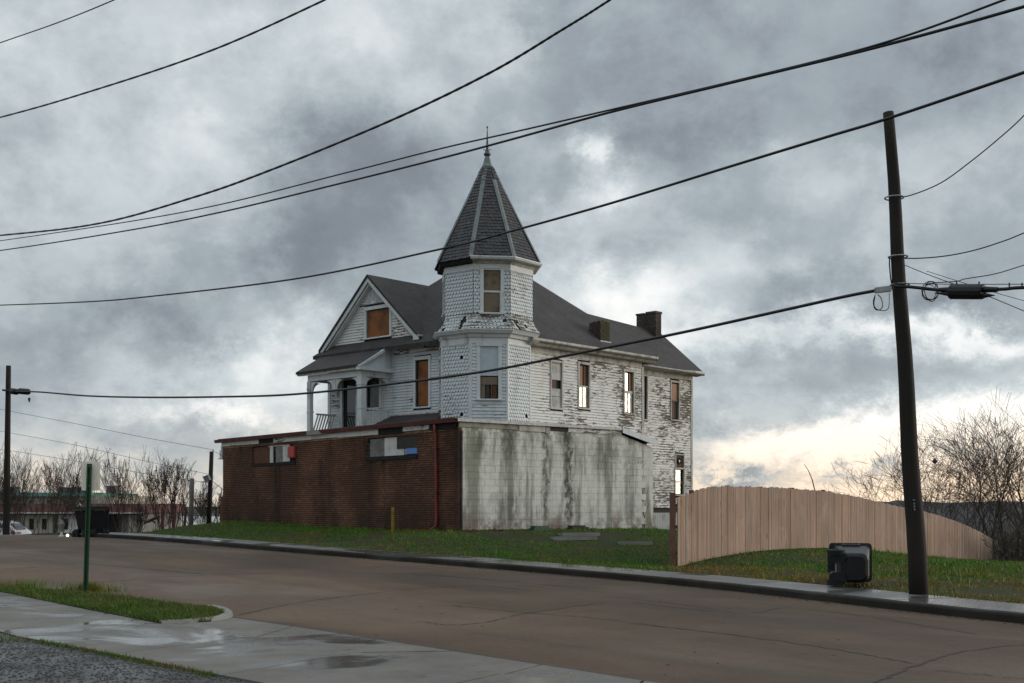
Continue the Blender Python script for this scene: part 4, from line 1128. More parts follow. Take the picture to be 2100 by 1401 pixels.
# ---- side wall, main block
O_S = H0; o1 = []
def side_win(par, pxa, pxb, pya, pyb, q, panels, bars=(), **kw):
    ua, ub = p_at(pxa, q), p_at(pxb, q); pm = (ua + ub) / 2
    o = H0 + HB * q
    return window(par, o, HA, NR_, ua, ub, zH(pyb, pm, q), zH(pya, pm, q), panels, bars, **kw)[1]
o1.append(side_win(SIDE, 1130, 1151, 744, 837, 0, [('board', 0, 1, .62, 1, -.004, M_PLY_WHITE), ('board', 0, 1, .26, .43, -.006, M_PLY_WHITE), ('board', 0, 1, 0, .25, -.004, M_PLY_WHITE), ('rust_panel', .0, .55, .43, .62, -.03, M_RUST)], cas=.07, mat=M_TRIM_OLD, label='narrow window boarded with grey panels and one gap'))
o1.append(side_win(SIDE, 1187, 1207, 748, 837, 0, [('curtain', .04, .50, .52, .97, -.03, M_CURTAIN), ('dark_pane', .52, .96, .52, .97, -.04, M_RUST), ('pane', .04, .40, .03, .48, -.03, M_GLASS_SKY), ('pane', .43, .80, .03, .48, -.03, M_GLASS_SKY)], [(0, 1, .475, .515, M_TRIM_OLD), (.40, .43, 0, .48, M_TRIM_OLD), (.50, .52, .51, 1, M_BACK), (.80, .86, 0, .5, M_TRIM_OLD)], cas=.08, mat=M_TRIM_OLD, label='sash window reflecting the bright sky with a rust curtain above'))
o1.append(side_win(SIDE, 1280, 1298, 763, 848, 0, [('pane', .04, .52, .55, .97, -.03, M_GLASS_SKY), ('curtain', .55, .96, .55, .97, -.04, M_CURTAIN), ('pane', .04, .40, .03, .48, -.03, M_GLASS_SKY), ('pane', .43, .80, .03, .48, -.03, M_GLASS_SKY)], [(0, 1, .48, .545, M_TRIM_OLD), (.40, .43, 0, .48, M_TRIM_OLD), (.52, .55, .54, 1, M_BACK), (.80, .86, 0, .5, M_TRIM_OLD)], cas=.08, mat=M_TRIM_OLD, label='sash window reflecting the bright sky nearer the rear wing'))
clad(SIDE, O_S, HA, NR_, 3.55, ZE - .32, lambda z: (1.66, 8.40), o1, M_CLAP, .105)
m = MB(); m.box(O_S, HA, NR_, UP, (8.40, 8.52), (-.07, .035), (3.2, ZE - .3)); m.build('corner_board', M_TRIM_OLD, SIDE)
m = MB(); m.box(O_S, HA, NR_, UP, (1.6, 8.40), (-.03, .03), (ZE - .33, ZE - .10)); m.build('frieze_board', M_TRIM_OLD, SIDE)
m = MB(); m.prism([HP(1.35, -.40, ZE - .06), HP(1.35, -.47, ZE + .03), HP(1.35, -.47, ZE + .10), HP(1.35, -.33, ZE + .10), HP(1.35, -.05, ZE - .05), HP(1.35, -.05, ZE - .13), HP(1.35, -.32, ZE - .13)], HA * 7.55)
m.build('box_gutter', M_TRIM_OLD, SIDE)
# ---- rear wing
o2 = []; QW = .45
o2.append(side_win(WING, 1319.5, 1326, 772, 860, QW, [('board', 0, 1, 0, 1, -.02, M_DARK)], cas=.05, mat=M_TRIM_OLD, label='dark slit of a window in the corner of the wing'))
o2.append(side_win(WING, 1376, 1391, 785, 861, QW, [('board', .03, .97, .52, .97, -.02, M_CURTAIN), ('dark_pane', .05, .5, .03, .49, -.03, M_RUST), ('dark_pane', .5, .95, .03, .49, -.04, M_BACK)], [(0, 1, .485, .52, M_RUST)], cas=.07, mat=M_TRIM_OLD, label='window with a rust brown board at the rear of the wing'))
wl_, q_ = window(WING, H0 + HB * QW, HA, NR_, p_at(1384, QW), p_at(1401, QW), zH(1014, 11.2, QW), zH(962, 11.2, QW), [('pane', .08, .72, .03, .48, -.03, M_GLASS_SKY), ('pane', .08, .72, .52, .97, -.03, M_GLASS_SKY)], [(0, .78, .48, .52, M_TRIM_OLD)], cas=.06, mat=M_TRIM_OLD, label='lower window with bright panes under a round fan'); o2.append(q_)
wl_, q_ = window(WING, H0 + HB * QW, HA, NR_, p_at(1385, QW), p_at(1401, QW), zH(957, 11.2, QW), zH(933, 11.2, QW), [('board', .02, .98, .02, .98, -.02, M_RUST)], [], cas=.05, mat=M_TRIM_OLD, label='small opening holding a round exhaust fan', sill=False); o2.append(q_)
fc = H0 + HB * QW + HA * p_at(1393, QW) + UP * zH(945, 11.2, QW)
m = MB(); ring = [fc + NR_ * .0 + (HA * math.cos(i * .5236) + UP * math.sin(i * .5236)) * .13 for i in range(13)]
m.tube(ring, .02, 5, False); m.build('fan_ring', M_DARK, wl_)
m = MB(); m.prism([fc + (HA * math.cos(i * .7854) + UP * math.sin(i * .7854)) * .055 for i in range(8)], NR_ * .02); m.build('fan_hub', M_WHITE, wl_)
clad(WING, H0 + HB * QW, HA, NR_, 1.52, ZE - .48, lambda z: (8.53, 12.56), o2, M_CLAP_WORN, .105)
m = MB(); m.box(H0 + HB * QW, HA, NR_, UP, (12.56, 12.68), (-.08, .035), (1.4, ZE - .3)); m.build('corner_board', M_TRIM_OLD, WING)
m = MB(); m.box(H0 + HB * QW, HA, NR_, UP, (8.53, 12.56), (-.03, .03), (ZE - .48, ZE - .30)); m.build('frieze_board', M_TRIM_OLD, WING)
m = MB(); m.prism([HP(8.5, .42, ZE - .31), HP(8.5, .02, ZE - .27), HP(8.5, -.02, ZE - .20), HP(8.5, .02, ZE - .15), HP(8.5, .42, ZE + .12)], HA * 4.45); m.build('wing_eave', M_TRIM_OLD, WING)
# skirt under the wing: corrugated sheets
for i in range(5):
    m = MB(); a = 8.5 + i * .84
    pts = [HP(a + .84 * k / 14, QW - .02 - .014 * (k % 2), 0) for k in range(15)]
    for s, e in zip(pts, pts[1:]): m.hexa([s + UP * .45, e + UP * .45, e + HB * .01 + UP * .45, s + HB * .01 + UP * .45, s + UP * (1.32 + .0), e + UP * 1.32, e + HB * .01 + UP * 1.32, s + HB * .01 + UP * 1.32])
    m.build('skirt_sheet', M_PLY_WHITE, WING)
# ---- front wall
o3 = []
def front_win(par, pxa, pxb, pya, pyb, panels, bars=(), p=0.0, **kw):
    ua, ub = q_at(pxb, p), q_at(pxa, p); qm = (ua + ub) / 2
    return window(par, H0 + HA * p, HB, NF_, ua, ub, zH(pyb, p, qm), zH(pya, p, qm), panels, bars, **kw)[1]
o3.append(front_win(FRONT, 853, 880, 738, 834, [('board', .02, .86, .02, .97, -.02, M_PLY_ORANGE)], [(.88, 1, 0, 1, M_DARK)], cas=.11, label='tall window closed with orange plywood beside the tower'))
o3.append(front_win(FRONT, 752, 779, 769, 836, [('pane', .02, .78, .03, .97, -.03, M_GLASS_GREY), ('dark_strip', .8, .98, 0, 1, -.03, M_DARK)], cas=.10, label='porch window with dim reflecting glass'))
qd0, qd1 = q_at(731), q_at(703); zd1 = zH(770, 0, (qd0 + qd1) / 2)
m = MB()
for (a, b, c, d_) in ((qd0 - .11, qd0, 4.0, zd1), (qd1, qd1 + .11, 4.0, zd1), (qd0 - .11, qd1 + .11, zd1, zd1 + .14)): m.box(H0, HB, NF_, UP, (a, b), (-.03, .045), (c, d_))
DOOR = m.build('door', M_TRIM, HOUSE)
wbox(DOOR, 'door_leaf', H0, HB, NF_, qd0, qd1, -.05, -.03, 4.0, zd1, M_DARK); wbox(DOOR, 'pane', H0, HB, NF_, qd0 + .02, qd1 - .24, -.029, -.022, 4.6, zd1 - .05, M_GLASS_DARK)
o3.append((qd0 - .11, qd1 + .11, 4.0, zd1 + .13))
clad(FRONT, H0, HB, NF_, 4.45, ZE - .18, lambda z: (1.9, 8.86), o3, M_CLAP_SOUND, .105)
m = MB(); m.box(H0, HB, NF_, UP, (1.9, 5.5), (-.03, .05), (ZE - .18, ZE + .12)); m.build('frieze_board', M_CLAP_WORN, FRONT)
m = MB(); m.box(H0, HB, NF_, UP, (1.9, 5.5), (.0, .22), (ZE + .121, ZE + .20)); m.build('frieze_cornice', M_TRIM, FRONT)
m = MB(); m.box(H0, HB, NF_, UP, (1.9, 5.5), (-.0, .05), (4.86, 4.99)); m.build('water_table', M_TRIM_OLD, FRONT)
m = MB(); m.box(H0, HB, NF_, UP, (8.86, 9.0), (-.10, .04), (4.0, ZE)); m.build('corner_board', M_TRIM, FRONT)
m = MB(); m.prism([HP(-.04, 2.2, 4.94), HP(-1.3, 2.2, 4.42), HP(-1.3, 2.2, 4.32), HP(-.04, 2.2, 4.84)], HB * 3.1); m.build('lower_roof', M_ROOF, HOUSE)
# ---- gable over the porch
GQ, GZA, GZF, GHW = 6.34, 10.22, 7.74, 2.72
GAB = MB(); GAB.prism([HP(.05, GQ - GHW + .25, GZF), HP(.05, GQ + GHW - .25, GZF), HP(.05, GQ, GZA - .2)], HA * .3); GAB = GAB.build('gable', M_BACK, HOUSE)
sl = (GZA - GZF) / GHW
gwa, gwb = q_at(800), q_at(752); gz0, gz1 = zH(692, 0, 6.3), zH(635, 0, 6.3)
gwin, go = window(GAB, H0, HB, NF_, gwa, gwb, gz0, gz1, [('board', .03, .97, .02, .97, -.02, M_PLY_ORANGE)], cas=.11, label='wide gable window closed with orange plywood')
clad(GAB, H0, HB, NF_, GZF - .02, gz1 + .16, lambda z: (GQ - (GZA - .12 - z) / sl + .02, GQ + (GZA - .12 - z) / sl - .02), [go], M_CLAP_WORN, .105)
# sunburst: radiating rays in the peak of the gable
sc_ = H0 + HB * GQ + UP * (gz1 + .22)
m = MB(); m.prism([sc_ + HB * -.85, sc_ + HB * .85, H0 + HB * GQ + UP * (GZA - .16)], HA * .04); SB = m.build('sunburst', M_TRIM, HOUSE)
m = MB(); m.prism([sc_ + (HB * math.cos(math.pi * i / 10) + UP * math.sin(math.pi * i / 10)) * .13 + NF_ * .001 for i in range(11)], NF_ * .05); m.build('sun_disc', M_TRIM, SB)
for i in range(15):
    th = math.pi * (i + .5) / 15; dv = HB * math.cos(th) + UP * math.sin(th); tn = HB * -math.sin(th) + UP * math.cos(th)
    hh = (GZA - .17) - (gz1 + .22); L = 1.0 / (math.sin(th) / hh + abs(math.cos(th)) / .85) - .02
    if L < .2: continue
    m = MB(); a = sc_ + dv * .15; b = sc_ + dv * L
    m.prism([a - tn * .010, a + tn * .010, b + tn * .030, b - tn * .030], NF_ * .05); m.build('ray', M_TRIM, SB)
# rake boards (two steps) and the roof of the gable
for sg in (1, -1):
    for (off, wdt, pa, pb, mm) in ((0, .13, -.30, -.25, M_TRIM), (.13, .07, -.22, .0, M_TRIM)):
        m = MB(); a = V(0, 0, 0)
        P = lambda s, dn: HP(pa, GQ + sg * s, GZA - .03 - s * sl - dn * 1.35)
        m.prism([P(0, off), P(GHW + .08, off), P(GHW + .08, off + wdt), P(0, off + wdt)], HA * (pb - pa)); m.build('rake_board', mm, GAB)
    m = MB(); P = lambda s, dn: HP(-.34, GQ + sg * s, GZA + .08 - s * sl - dn)
    m.prism([P(0, 0), P(GHW + .14, 0), P(GHW + .14, .10), P(0, .10)], HA * 3.45); m.build('gable_roof_slope', M_ROOF, GAB)
m = MB(); m.box(H0, HB, NF_, UP, (GQ - GHW - .1, GQ - GHW + .2), (.1, .34), (GZF - .14, GZF + .04)); m.build('rake_return', M_TRIM, GAB)
# ---- main roof
def roof_part(name, tops, th=.13, mat=M_ROOF, par=HOUSE):
    m = MB(); m.prism([t - UP * th for t in tops], UP * th); return m.build(name, mat, par)
PK = HP(4.2, 4.47, 11.62); ze = ZE + .08
e1 = V(-.45, -.45, 0); hip = lambda f: HP(-.45 + 4.65 * f, -.45 + 4.92 * f, ze + (11.62 - ze) * f)
MR = roof_part('main_roof', [HP(1.75, -.45, ze), HP(8.95, -.45, ze), PK, hip(.30)])
roof_part('front_slope', [HP(-.45, 1.9, ze), hip(.30), PK, HP(-.45, 9.4, ze)], par=MR)
roof_part('left_slope', [HP(-.45, 9.4, ze), PK, HP(8.95, 9.4, ze)], par=MR)
roof_part('rear_slope', [HP(8.95, -.45, ze), HP(8.95, 9.4, ze), PK], par=MR)
WR = roof_part('wing_roof', [HP(6.6, .0, ze - .2), HP(12.95, .0, ze - .26), HP(12.95, 2.3, 9.16), HP(6.6, 2.3, 9.42)], .12)
roof_part('wing_slope', [HP(6.6, 2.3, 9.42), HP(12.95, 2.3, 9.16), HP(12.95, 4.6, ze - .26), HP(6.6, 4.6, ze - .2)], .12, par=WR)
m = MB(); m.prism([HP(12.60, .5, ZE - .3), HP(12.60, 4.1, ZE - .3), HP(12.60, 2.3, 9.02)], HA * .04); m.build('wing_gable', M_CLAP_WORN, WR)
# ---- chimneys
def chimney(p0, p1, q0, q1, z0, z1, label, mm):
    m = MB(); m.box(H0, HA, HB, UP, (p0, p1), (q0, q1), (z0, z1)); c = m.build('chimney', M_CHIM, HOUSE); c['label'] = label
    for r in range(int((z1 - z0 - .3) / .08)):
        z = z0 + .3 + r * .08
        for k in range(3):
            for (fa, fb, ga, gb) in ((p0 - .012, p0, q0 + (q1 - q0) * k / 3 + .006, q0 + (q1 - q0) * (k + 1) / 3 - .006), (p0 + (p1 - p0) * k / 3 + .006, p0 + (p1 - p0) * (k + 1) / 3 - .006, q0 - .012, q0)):
                if r > 1 and rnd.random() < .04: continue
                b = MB(); b.box(H0, HA, HB, UP, (fa, fb), (ga, gb), (z, z + .068)); b.build('brick', mm if fb - fa > .02 else M_CHIM, c)
    return c
c = chimney(5.78, 6.36, .02, .55, 7.5, 8.58, 'short chimney on the slope, mossy on its outer side', M_MOSS)
m = MB(); m.box(H0, HA, HB, UP, (5.74, 6.40), (-.03, .0), (7.66, 7.86)); m.build('flashing', M_SHINY, c)
m = MB()
for i in range(26):
    p, q = rnd.uniform(5.8, 6.34), rnd.uniform(.04, .5); m.lathe(HP(p, q, 8.57), [(.07, 0), (.06, rnd.uniform(.02, .06)), (.02, rnd.uniform(.06, .10))], 6)
m.build('moss', M_MOSS, c, True)
c = chimney(12.0, 12.42, 1.85, 2.85, 8.3, 9.82, 'tall wide chimney at the rear end of the wing ridge', M_CHIM)
m = MB(); m.box(H0, HA, HB, UP, (11.97, 12.45), (1.82, 2.36), (9.83, 9.93)); m.box(H0, HA, HB, UP, (11.97, 12.45), (2.45, 2.88), (9.83, 9.90)); m.build('cap_course', M_CHIM, c)
# ---- porch
PD, PQ0, PQ1 = 1.35, 5.47, 8.44
PR = roof_part('porch_roof', [HP(-.02, 5.28, 7.62), HP(-1.62, 5.28, 6.74), HP(-1.62, 8.98, 6.70), HP(-.02, 8.98, 7.62)], .09)
m = MB(); m.box(H0, HB, NF_, UP, (5.30, 8.95), (1.45, 1.58), (6.56, 6.66)); m.build('porch_fascia', M_TRIM_OLD, PR)
m = MB(); m.prism([HP(-1.56, 5.34, 6.66), HP(-.04, 5.34, 6.66), HP(-.04, 5.34, 7.50)], HB * .08); m.build('porch_gablet', M_CLAP_SOUND, PR)
m = MB(); m.prism([HP(-1.66, 5.22, 6.70), HP(-1.66, 5.22, 6.62), HP(-.02, 5.22, 7.50), HP(-.02, 5.22, 7.63)], HB * .11); m.build('rake_board', M_TRIM, PR)
m = MB(); m.box(H0, HA, HB, UP, (-1.66, .0), (5.20, 5.42), (6.54, 6.655)); m.build('cornice', M_TRIM, PR)
m = MB(); m.box(H0, HA, HB, UP, (-1.42, -1.28), (PQ0 - .06, PQ1 + .06), (6.33, 6.56)); m.box(H0, HA, HB, UP, (-1.275, .0), (PQ0 - .06, PQ0 + .06), (6.33, 6.54)); m.box(H0, HA, HB, UP, (-1.275, .0), (PQ1 - .06, PQ1 + .06), (6.33, 6.54)); m.build('porch_beam', M_TRIM, PR)
m = MB(); m.box(H0, HA, HB, UP, (-1.27, .04), (PQ0 + .065, PQ1 - .065), (6.45, 6.53)); m.build('porch_ceiling', M_TRIM_OLD, PR)
m = MB(); m.box(H0, HA, HB, UP, (-1.45, .05), (PQ0 - .1, PQ1 + .1), (4.30, 4.46)); m.build('porch_floor', M_PLANK_GREY, PR)
for (q, wd) in ((PQ0, .12), (PQ1, .085)):
    m = MB(); m.box(H0, HA, HB, UP, (-PD - wd, -PD + wd), (q - wd, q + wd), (4.46, 6.33)); po = m.build('porch_post', M_TRIM, HOUSE)
    for z in (5.15, 6.02):
        m = MB(); m.box(H0, HA, HB, UP, (-PD - wd - .015, -PD + wd + .015), (q - wd - .015, q + wd + .015), (z, z + .05)); m.build('post_collar', M_TRIM, po)
def arch(o, u, n, ua, ub, zt, r=.36, name='arch_bracket'):
    for (c, sg) in ((ua, 1), (ub, -1)):
        P = [o + u * c + UP * zt] + [o + u * (c + sg * (r + .05 - r * math.cos(t_))) + UP * (zt - .05 - r + r * math.sin(t_)) for t_ in [math.pi / 2 * (1 - k / 6) for k in range(7)]] + [o + u * c + UP * (zt - .16 - r)]
        # quarter arch: solid between the post, the beam and the curve
        m = MB(); m.prism([q_ - n * .03 for q_ in P], n * .06); m.build(name, M_TRIM, PR)
arch(H0 - HA * PD, HB, NF_, PQ0 + .125, (PQ0 + PQ1) / 2 - .06, 6.328); arch(H0 - HA * PD, HB, NF_, (PQ0 + PQ1) / 2 + .06, PQ1 - .09, 6.328)
m = MB(); m.box(H0, HA, HB, UP, (-PD - .05, -PD + .05), ((PQ0 + PQ1) / 2 - .055, (PQ0 + PQ1) / 2 + .055), (5.9, 6.328)); m.build('hanging_post', M_TRIM, PR)
arch(H0 + HB * PQ0, HA, NR_, -PD + .125, -.02, 6.328)
arch(H0 + HB * PQ1, HA, NR_, -PD + .09, -.02, 6.328)
def railing(q, pa, pb, zt, lean, nb, lab):
    m = MB(); m.box(H0, HA, HB, UP, (pa, pb), (q - .035, q + .035), (zt - .06, zt)); r = m.build('porch_railing', M_TRIM if lean == 0 else M_TRIM_OLD, HOUSE); r['label'] = lab
    for k in range(nb):
        p = pa + .08 + (pb - pa - .16) * k / (nb - 1); m = MB()
        m.prism([HP(p - .022, q - .02, zt - .06), HP(p + .022, q - .02, zt - .06), HP(p + .022 - lean, q - .02, 4.47), HP(p - .022 - lean, q - .02, 4.47)], HB * .04); m.build('baluster', M_TRIM if lean == 0 else M_TRIM_OLD, r)
railing(PQ0, -PD + .14, -.05, zH(838, -.7, PQ0), 0, 7, 'upright railing at the near end of the porch')
railing(PQ1, -PD + .30, -.10, zH(849, -.7, PQ1), .22, 7, 'broken leaning railing at the far end of the porch')

# ---- corner tower
TD = R(7.0); TC = V(-.975, 42.3, 0); TC2 = V(-.875, 42.3, 0)
def face_n(k): a = TD + k * math.pi / 4; return V(math.sin(a), -math.cos(a), 0), V(math.cos(a), math.sin(a), 0)
def oct_ring(prof, c, name, mat, par, ks=range(8), closed=True):
    """eight-sided moulding: profile of (apothem, z)"""
    m = MB(); prof = [(a / math.cos(math.pi / 8), z) for a, z in prof]
    vt = lambda k, r, z: V(c.x + r * math.sin(TD + (k + .5) * math.pi / 4), c.y - r * math.cos(TD + (k + .5) * math.pi / 4), z)
    n = len(prof)
    for k in ks:
        for j in range(n if closed else n - 1):
            a, b = prof[j], prof[(j + 1) % n]
            m.face([vt(k - 1, *a), vt(k, *a), vt(k, *b), vt(k - 1, *b)])
        if len(list(ks)) < 8 and closed:
            m.face([vt(k - 1, *q) for q in prof]); m.face([vt(k, *q) for q in prof][::-1])
    return m.build(name, mat, par)
AL, AU = 1.545, 1.52
TOWER = oct_ring([(AL - .05, 3.9), (AL - .05, 7.6), (.3, 7.6), (.3, 3.9)], TC, 'tower', M_BACK, HOUSE)
oct_ring([(AU - .05, 7.5), (AU - .05, 9.95), (.3, 9.95), (.3, 7.5)], TC2, 'upper_sheathing', M_BACK, TOWER)
oct_ring([(1.80, 7.60), (1.66, 7.70), (1.57, 7.85), (1.50, 8.1), (1.2, 8.1), (1.2, 7.6)], TC2, 'skirt_sheathing', M_BACK, TOWER)
def scales(name, k, c, ap, z0, z1, ex, wd, opens, mat, holes=(), miss=.001):
    """fish-scale shingles, row over row, with the odd one gone"""
    n, u = face_n(k); m = MB(); z = z0; r = 0; mi = []
    hw = lambda zz: ap(zz) * math.tan(math.pi / 8)
    while z < z1 - .01:
        h = min(ex * 1.12, z1 - z); w0 = hw(z); off = (.5 if r % 2 else 0) * wd
        x = -w0 - off
        while x < w0 - .004:
            a, b = max(x, -w0), min(x + wd, w0); x += wd; xc = (a + b) / 2
            if b - a < .02: continue
            if any(oa < xc < ob and oc < z + h / 2 < od for oa, ob, oc, od in opens): continue
            pr = miss + sum(am * math.exp(-((xc - hx) / hw_) ** 2 - ((z - hz) / hh_) ** 2) for hx, hz, hw_, hh_, am in holes)
            if rnd.random() < pr: continue
            jt = rnd.uniform(-.003, .004); dr = rnd.uniform(-.005, .005)
            P = lambda xx, zz, d2: V(c.x, c.y, 0) + n * (ap(zz) + d2) + u * xx + UP * zz
            ww = b - a; g = .003
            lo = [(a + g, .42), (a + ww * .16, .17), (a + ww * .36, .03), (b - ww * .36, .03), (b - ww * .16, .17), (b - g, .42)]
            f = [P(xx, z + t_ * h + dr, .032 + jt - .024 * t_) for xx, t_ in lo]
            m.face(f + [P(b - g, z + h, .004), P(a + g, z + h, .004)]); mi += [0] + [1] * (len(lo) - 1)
            bk = [P(xx, z + t_ * h + dr, -.004) for xx, t_ in lo]
            for s in range(len(lo) - 1): m.face([f[s], bk[s], bk[s + 1], f[s + 1]])
        z += ex; r += 1
    o_ = m.build(name, mat, TOWER, False, 'stuff'); o_.data.materials.append(M_EDGE_SHADE); o_.data.polygons.foreach_set('material_index', mi); return o_  # rim faces darkened: painted shadow outline round each scale
# lower storey
lapo = lambda z: AL
hl = AL * math.tan(math.pi / 8)
for k in range(-3, 5):
    n, u = face_n(k); o = V(TC.x, TC.y, 0) + n * AL
    m = MB()
    m.box(o, u, n, UP, (-hl - .012, -hl + .055), (-.05, .028), (4.0, 7.40)); m.box(o, u, n, UP, (hl - .055, hl + .012), (-.05, .0275), (4.0, 7.40))
    m.box(o, u, n, UP, (-hl + .055, hl - .055), (-.05, .024), (7.14, 7.40)); m.build('panel_frame', M_TRIM, TOWER)
scales('shingle_face', -1, TC, lapo, 4.05, 7.14, .122, .13, [(-9, -hl + .05, 0, 9), (hl - .05, 9, 0, 9)], M_SHINGLE_WALL, [(.25, 4.6, .1, .1, .3), (.2, 6.6, .06, .06, .3)])
scales('shingle_face', 1, TC, lapo, 4.05, 7.14, .122, .13, [(-9, -hl + .05, 0, 9), (hl - .05, 9, 0, 9)], M_SHINGLE_WALL)
scales('shingle_face', -2, TC, lapo, 4.05, 7.14, .122, .13, [(-.3, .3, 4.9, 6.9)], M_SHINGLE_WALL)
scales('shingle_face', 2, TC, lapo, 4.05, 7.14, .122, .13, [], M_SHINGLE_WALL)
n, u = face_n(-2); o = V(TC.x, TC.y, 0) + n * AL
window(TOWER, o, u, n, -.30, .30, 5.0, 6.75, [('pane', 0, 1, 0, 1, -.02, M_DARK)], cas=.08, label='dark tower window turned towards the porch')
n, u = face_n(0); o = V(TC.x, TC.y, 0) + n * AL; yf = o.y
zf = lambda py: EYE + (HOR - py) * yf / FPX
xl = lambda px: (px - 1050) / FPX * yf - o.x
wz0, wz1 = zf(818), zf(710)
wt, ot = window(TOWER, o, u, n, -.30, .32, wz0, wz1, [('blue_board', 0, 1, .44, 1.0, -.004, M_BLUE_BOARD), ('dark_board', .05, .95, .42, .47, -.01, M_DARK), ('board', .04, .96, .27, .44, -.02, M_PLY_GREY), ('board', .06, .26, .02, .27, -.04, M_PLY_GREY), ('board', .30, .50, .02, .27, -.045, M_BACK), ('board', .62, .66, .02, .5, -.03, M_PLY_GREY), ('board', .70, .92, .02, .26, -.045, M_RUST)], cas=.13, label='lower tower window, pale blue board above broken planks')
clad(TOWER, o, u, n, 4.05, 7.14, lambda z: (-hl + .06, hl - .06), [ot], M_CLAP_SOUND, .115)
# belt moulding and flared skirt
oct_ring([(AL + .02, 7.34), (AL + .08, 7.36), (AL + .12, 7.46), (AL + .22, 7.49), (AL + .27, 7.57), (AL + .29, 7.585), (AL + .29, 7.62), (AL + .1, 7.64), (AL - .06, 7.5)], V(-.94, 42.3, 0), 'belt_cornice', M_TRIM, TOWER)
apu = lambda z: AU + .27 * max(0, min(1, (8.16 - z) / .54)) ** 1.9
HOLES = {-1: [(.20, 7.78, .10, .14, .9), (.28, 7.95, .05, .10, .8), (-.45, 7.66, .2, .04, .6), (.1, 8.9, .04, .05, .6)], 0: [(-.2, 7.70, .4, .05, .35), (-.5, 7.9, .08, .06, .3)], 1: [(-.45, 7.8, .09, .14, .9), (-.2, 7.7, .3, .05, .6)], 2: [], -2: []}
n, u = face_n(0); o = V(TC2.x, TC2.y, 0) + n * AU; yf = o.y
uz0, uz1 = EYE + (HOR - 641) * yf / FPX, EYE + (HOR - 551) * yf / FPX
wt, ou = window(TOWER, o, u, n, -.28, .30, uz0, uz1, [('board', .02, .98, .50, 1.0, -.02, M_PLY_GREY), ('board', .04, .96, .02, .46, -.03, M_PLY_GREY)], [(0, 1, .46, .50, M_TRIM), (.96, 1, 0, .46, M_TRIM)], cas=.12, label='upper tower window boarded with weathered plywood')
for k in (-2, -1, 0, 1, 2):
    op = [(ou[0] + .05, ou[1] - .05, ou[2] - .02, ou[3] + .5)] if k == 0 else ([(-.3, .3, 8.3, 9.55)] if k == -2 else [])
    scales('shingle_skirt', k, TC2, apu, 7.63, 8.18, .115, .13, [], M_SHINGLE_SKIRT, HOLES[k], .008)
    scales('shingle_face', k, TC2, apu, 8.18, 9.66, .120, .13, op, M_SHINGLE_WALL, HOLES[k], .001)
n2_, u2_ = face_n(-2); window(TOWER, V(TC2.x, TC2.y, 0) + n2_ * AU, u2_, n2_, -.28, .28, 8.35, 9.5, [('pane', 0, 1, 0, 1, -.02, M_DARK)], cas=.08, label='dark upper tower window turned towards the gable')
oct_ring([(AU + .03, 9.66), (AU + .035, 9.86), (AU - .1, 9.9), (AU - .1, 9.66)], TC2, 'frieze', M_TRIM, TOWER)
# spire
SPIRE = oct_ring([(1.70, 10.02), (.19, 13.60), (.1, 13.60), (1.3, 9.98)], TC2, 'tower_roof', M_BACK, HOUSE)
oct_ring([(AU + .0, 9.85), (AU + .06, 9.87), (AU + .10, 9.94), (1.75, 9.97), (1.76, 10.03), (1.5, 10.03), (1.4, 9.85)], TC2, 'cornice', M_TRIM_OLD, SPIRE, [0, 1, 2, 3, 4])
oct_ring([(1.76, 9.97), (1.83, 9.99), (1.86, 10.05), (1.86, 10.085), (1.83, 10.085), (1.82, 10.04), (1.76, 10.03)], TC2, 'tower_gutter', M_TRIM, SPIRE, [0, 1, 2])
oct_ring([(AU + .04, 9.86), (1.72, 9.90), (1.74, 10.04), (1.4, 10.03)], TC2, 'bare_fascia', M_DARK, SPIRE, [-1, -2, -3])
sm = MB(); tones = []
NRW = 30; ZA, ZC = 10.03, 13.60; RA, RC = 1.78, .19
for k in range(8):
    n, u = face_n(k)
    for j in range(NRW):
        t0, t1 = j / NRW, min(1, (j + 1.25) / NRW)
        A0, A1 = RA + (RC - RA) * t0, RA + (RC - RA) * t1; z0, z1 = ZA + (ZC - ZA) * t0, ZA + (ZC - ZA) * t1
        w0, w1_ = A0 * math.tan(math.pi / 8), A1 * math.tan(math.pi / 8); wd = .16
        x = -w0 - (wd / 2 if j % 2 else 0)
        while x < w0 - .005:
            a, b = x + .004, x + wd - .004; x += wd
            if a > w0 or b < -w0: continue
            q = [(max(-w0, min(w0, a)), A0, z0, .026), (max(-w0, min(w0, b)), A0, z0, .026), (max(-w1_, min(w1_, b)), A1, z1, .004), (max(-w1_, min(w1_, a)), A1, z1, .004)]
            if q[1][0] - q[0][0] < .01 and q[2][0] - q[3][0] < .01: continue
            jt = rnd.uniform(0, .008); dz = rnd.uniform(-.006, .006)
            f = [V(TC2.x, TC2.y, 0) + n * (ap_ + dd + jt) + u * xx + UP * (zz + dz) for xx, ap_, zz, dd in q]
            tn = rnd.random(); sm.face(f); tones.append(tn)
            sm.face([f[0], f[1], f[1] - n * .03, f[0] - n * .03]); tones.append(tn)
so = sm.build('slates', M_SLATE, SPIRE, False, 'stuff')
at_ = so.data.attributes.new('tone', 'FLOAT', 'FACE'); at_.data.foreach_set('value', tones)
vt = lambda k, a, z: V(TC2.x + a / math.cos(math.pi / 8) * math.sin(TD + (k + .5) * math.pi / 4), TC2.y - a / math.cos(math.pi / 8) * math.cos(TD + (k + .5) * math.pi / 4), z)
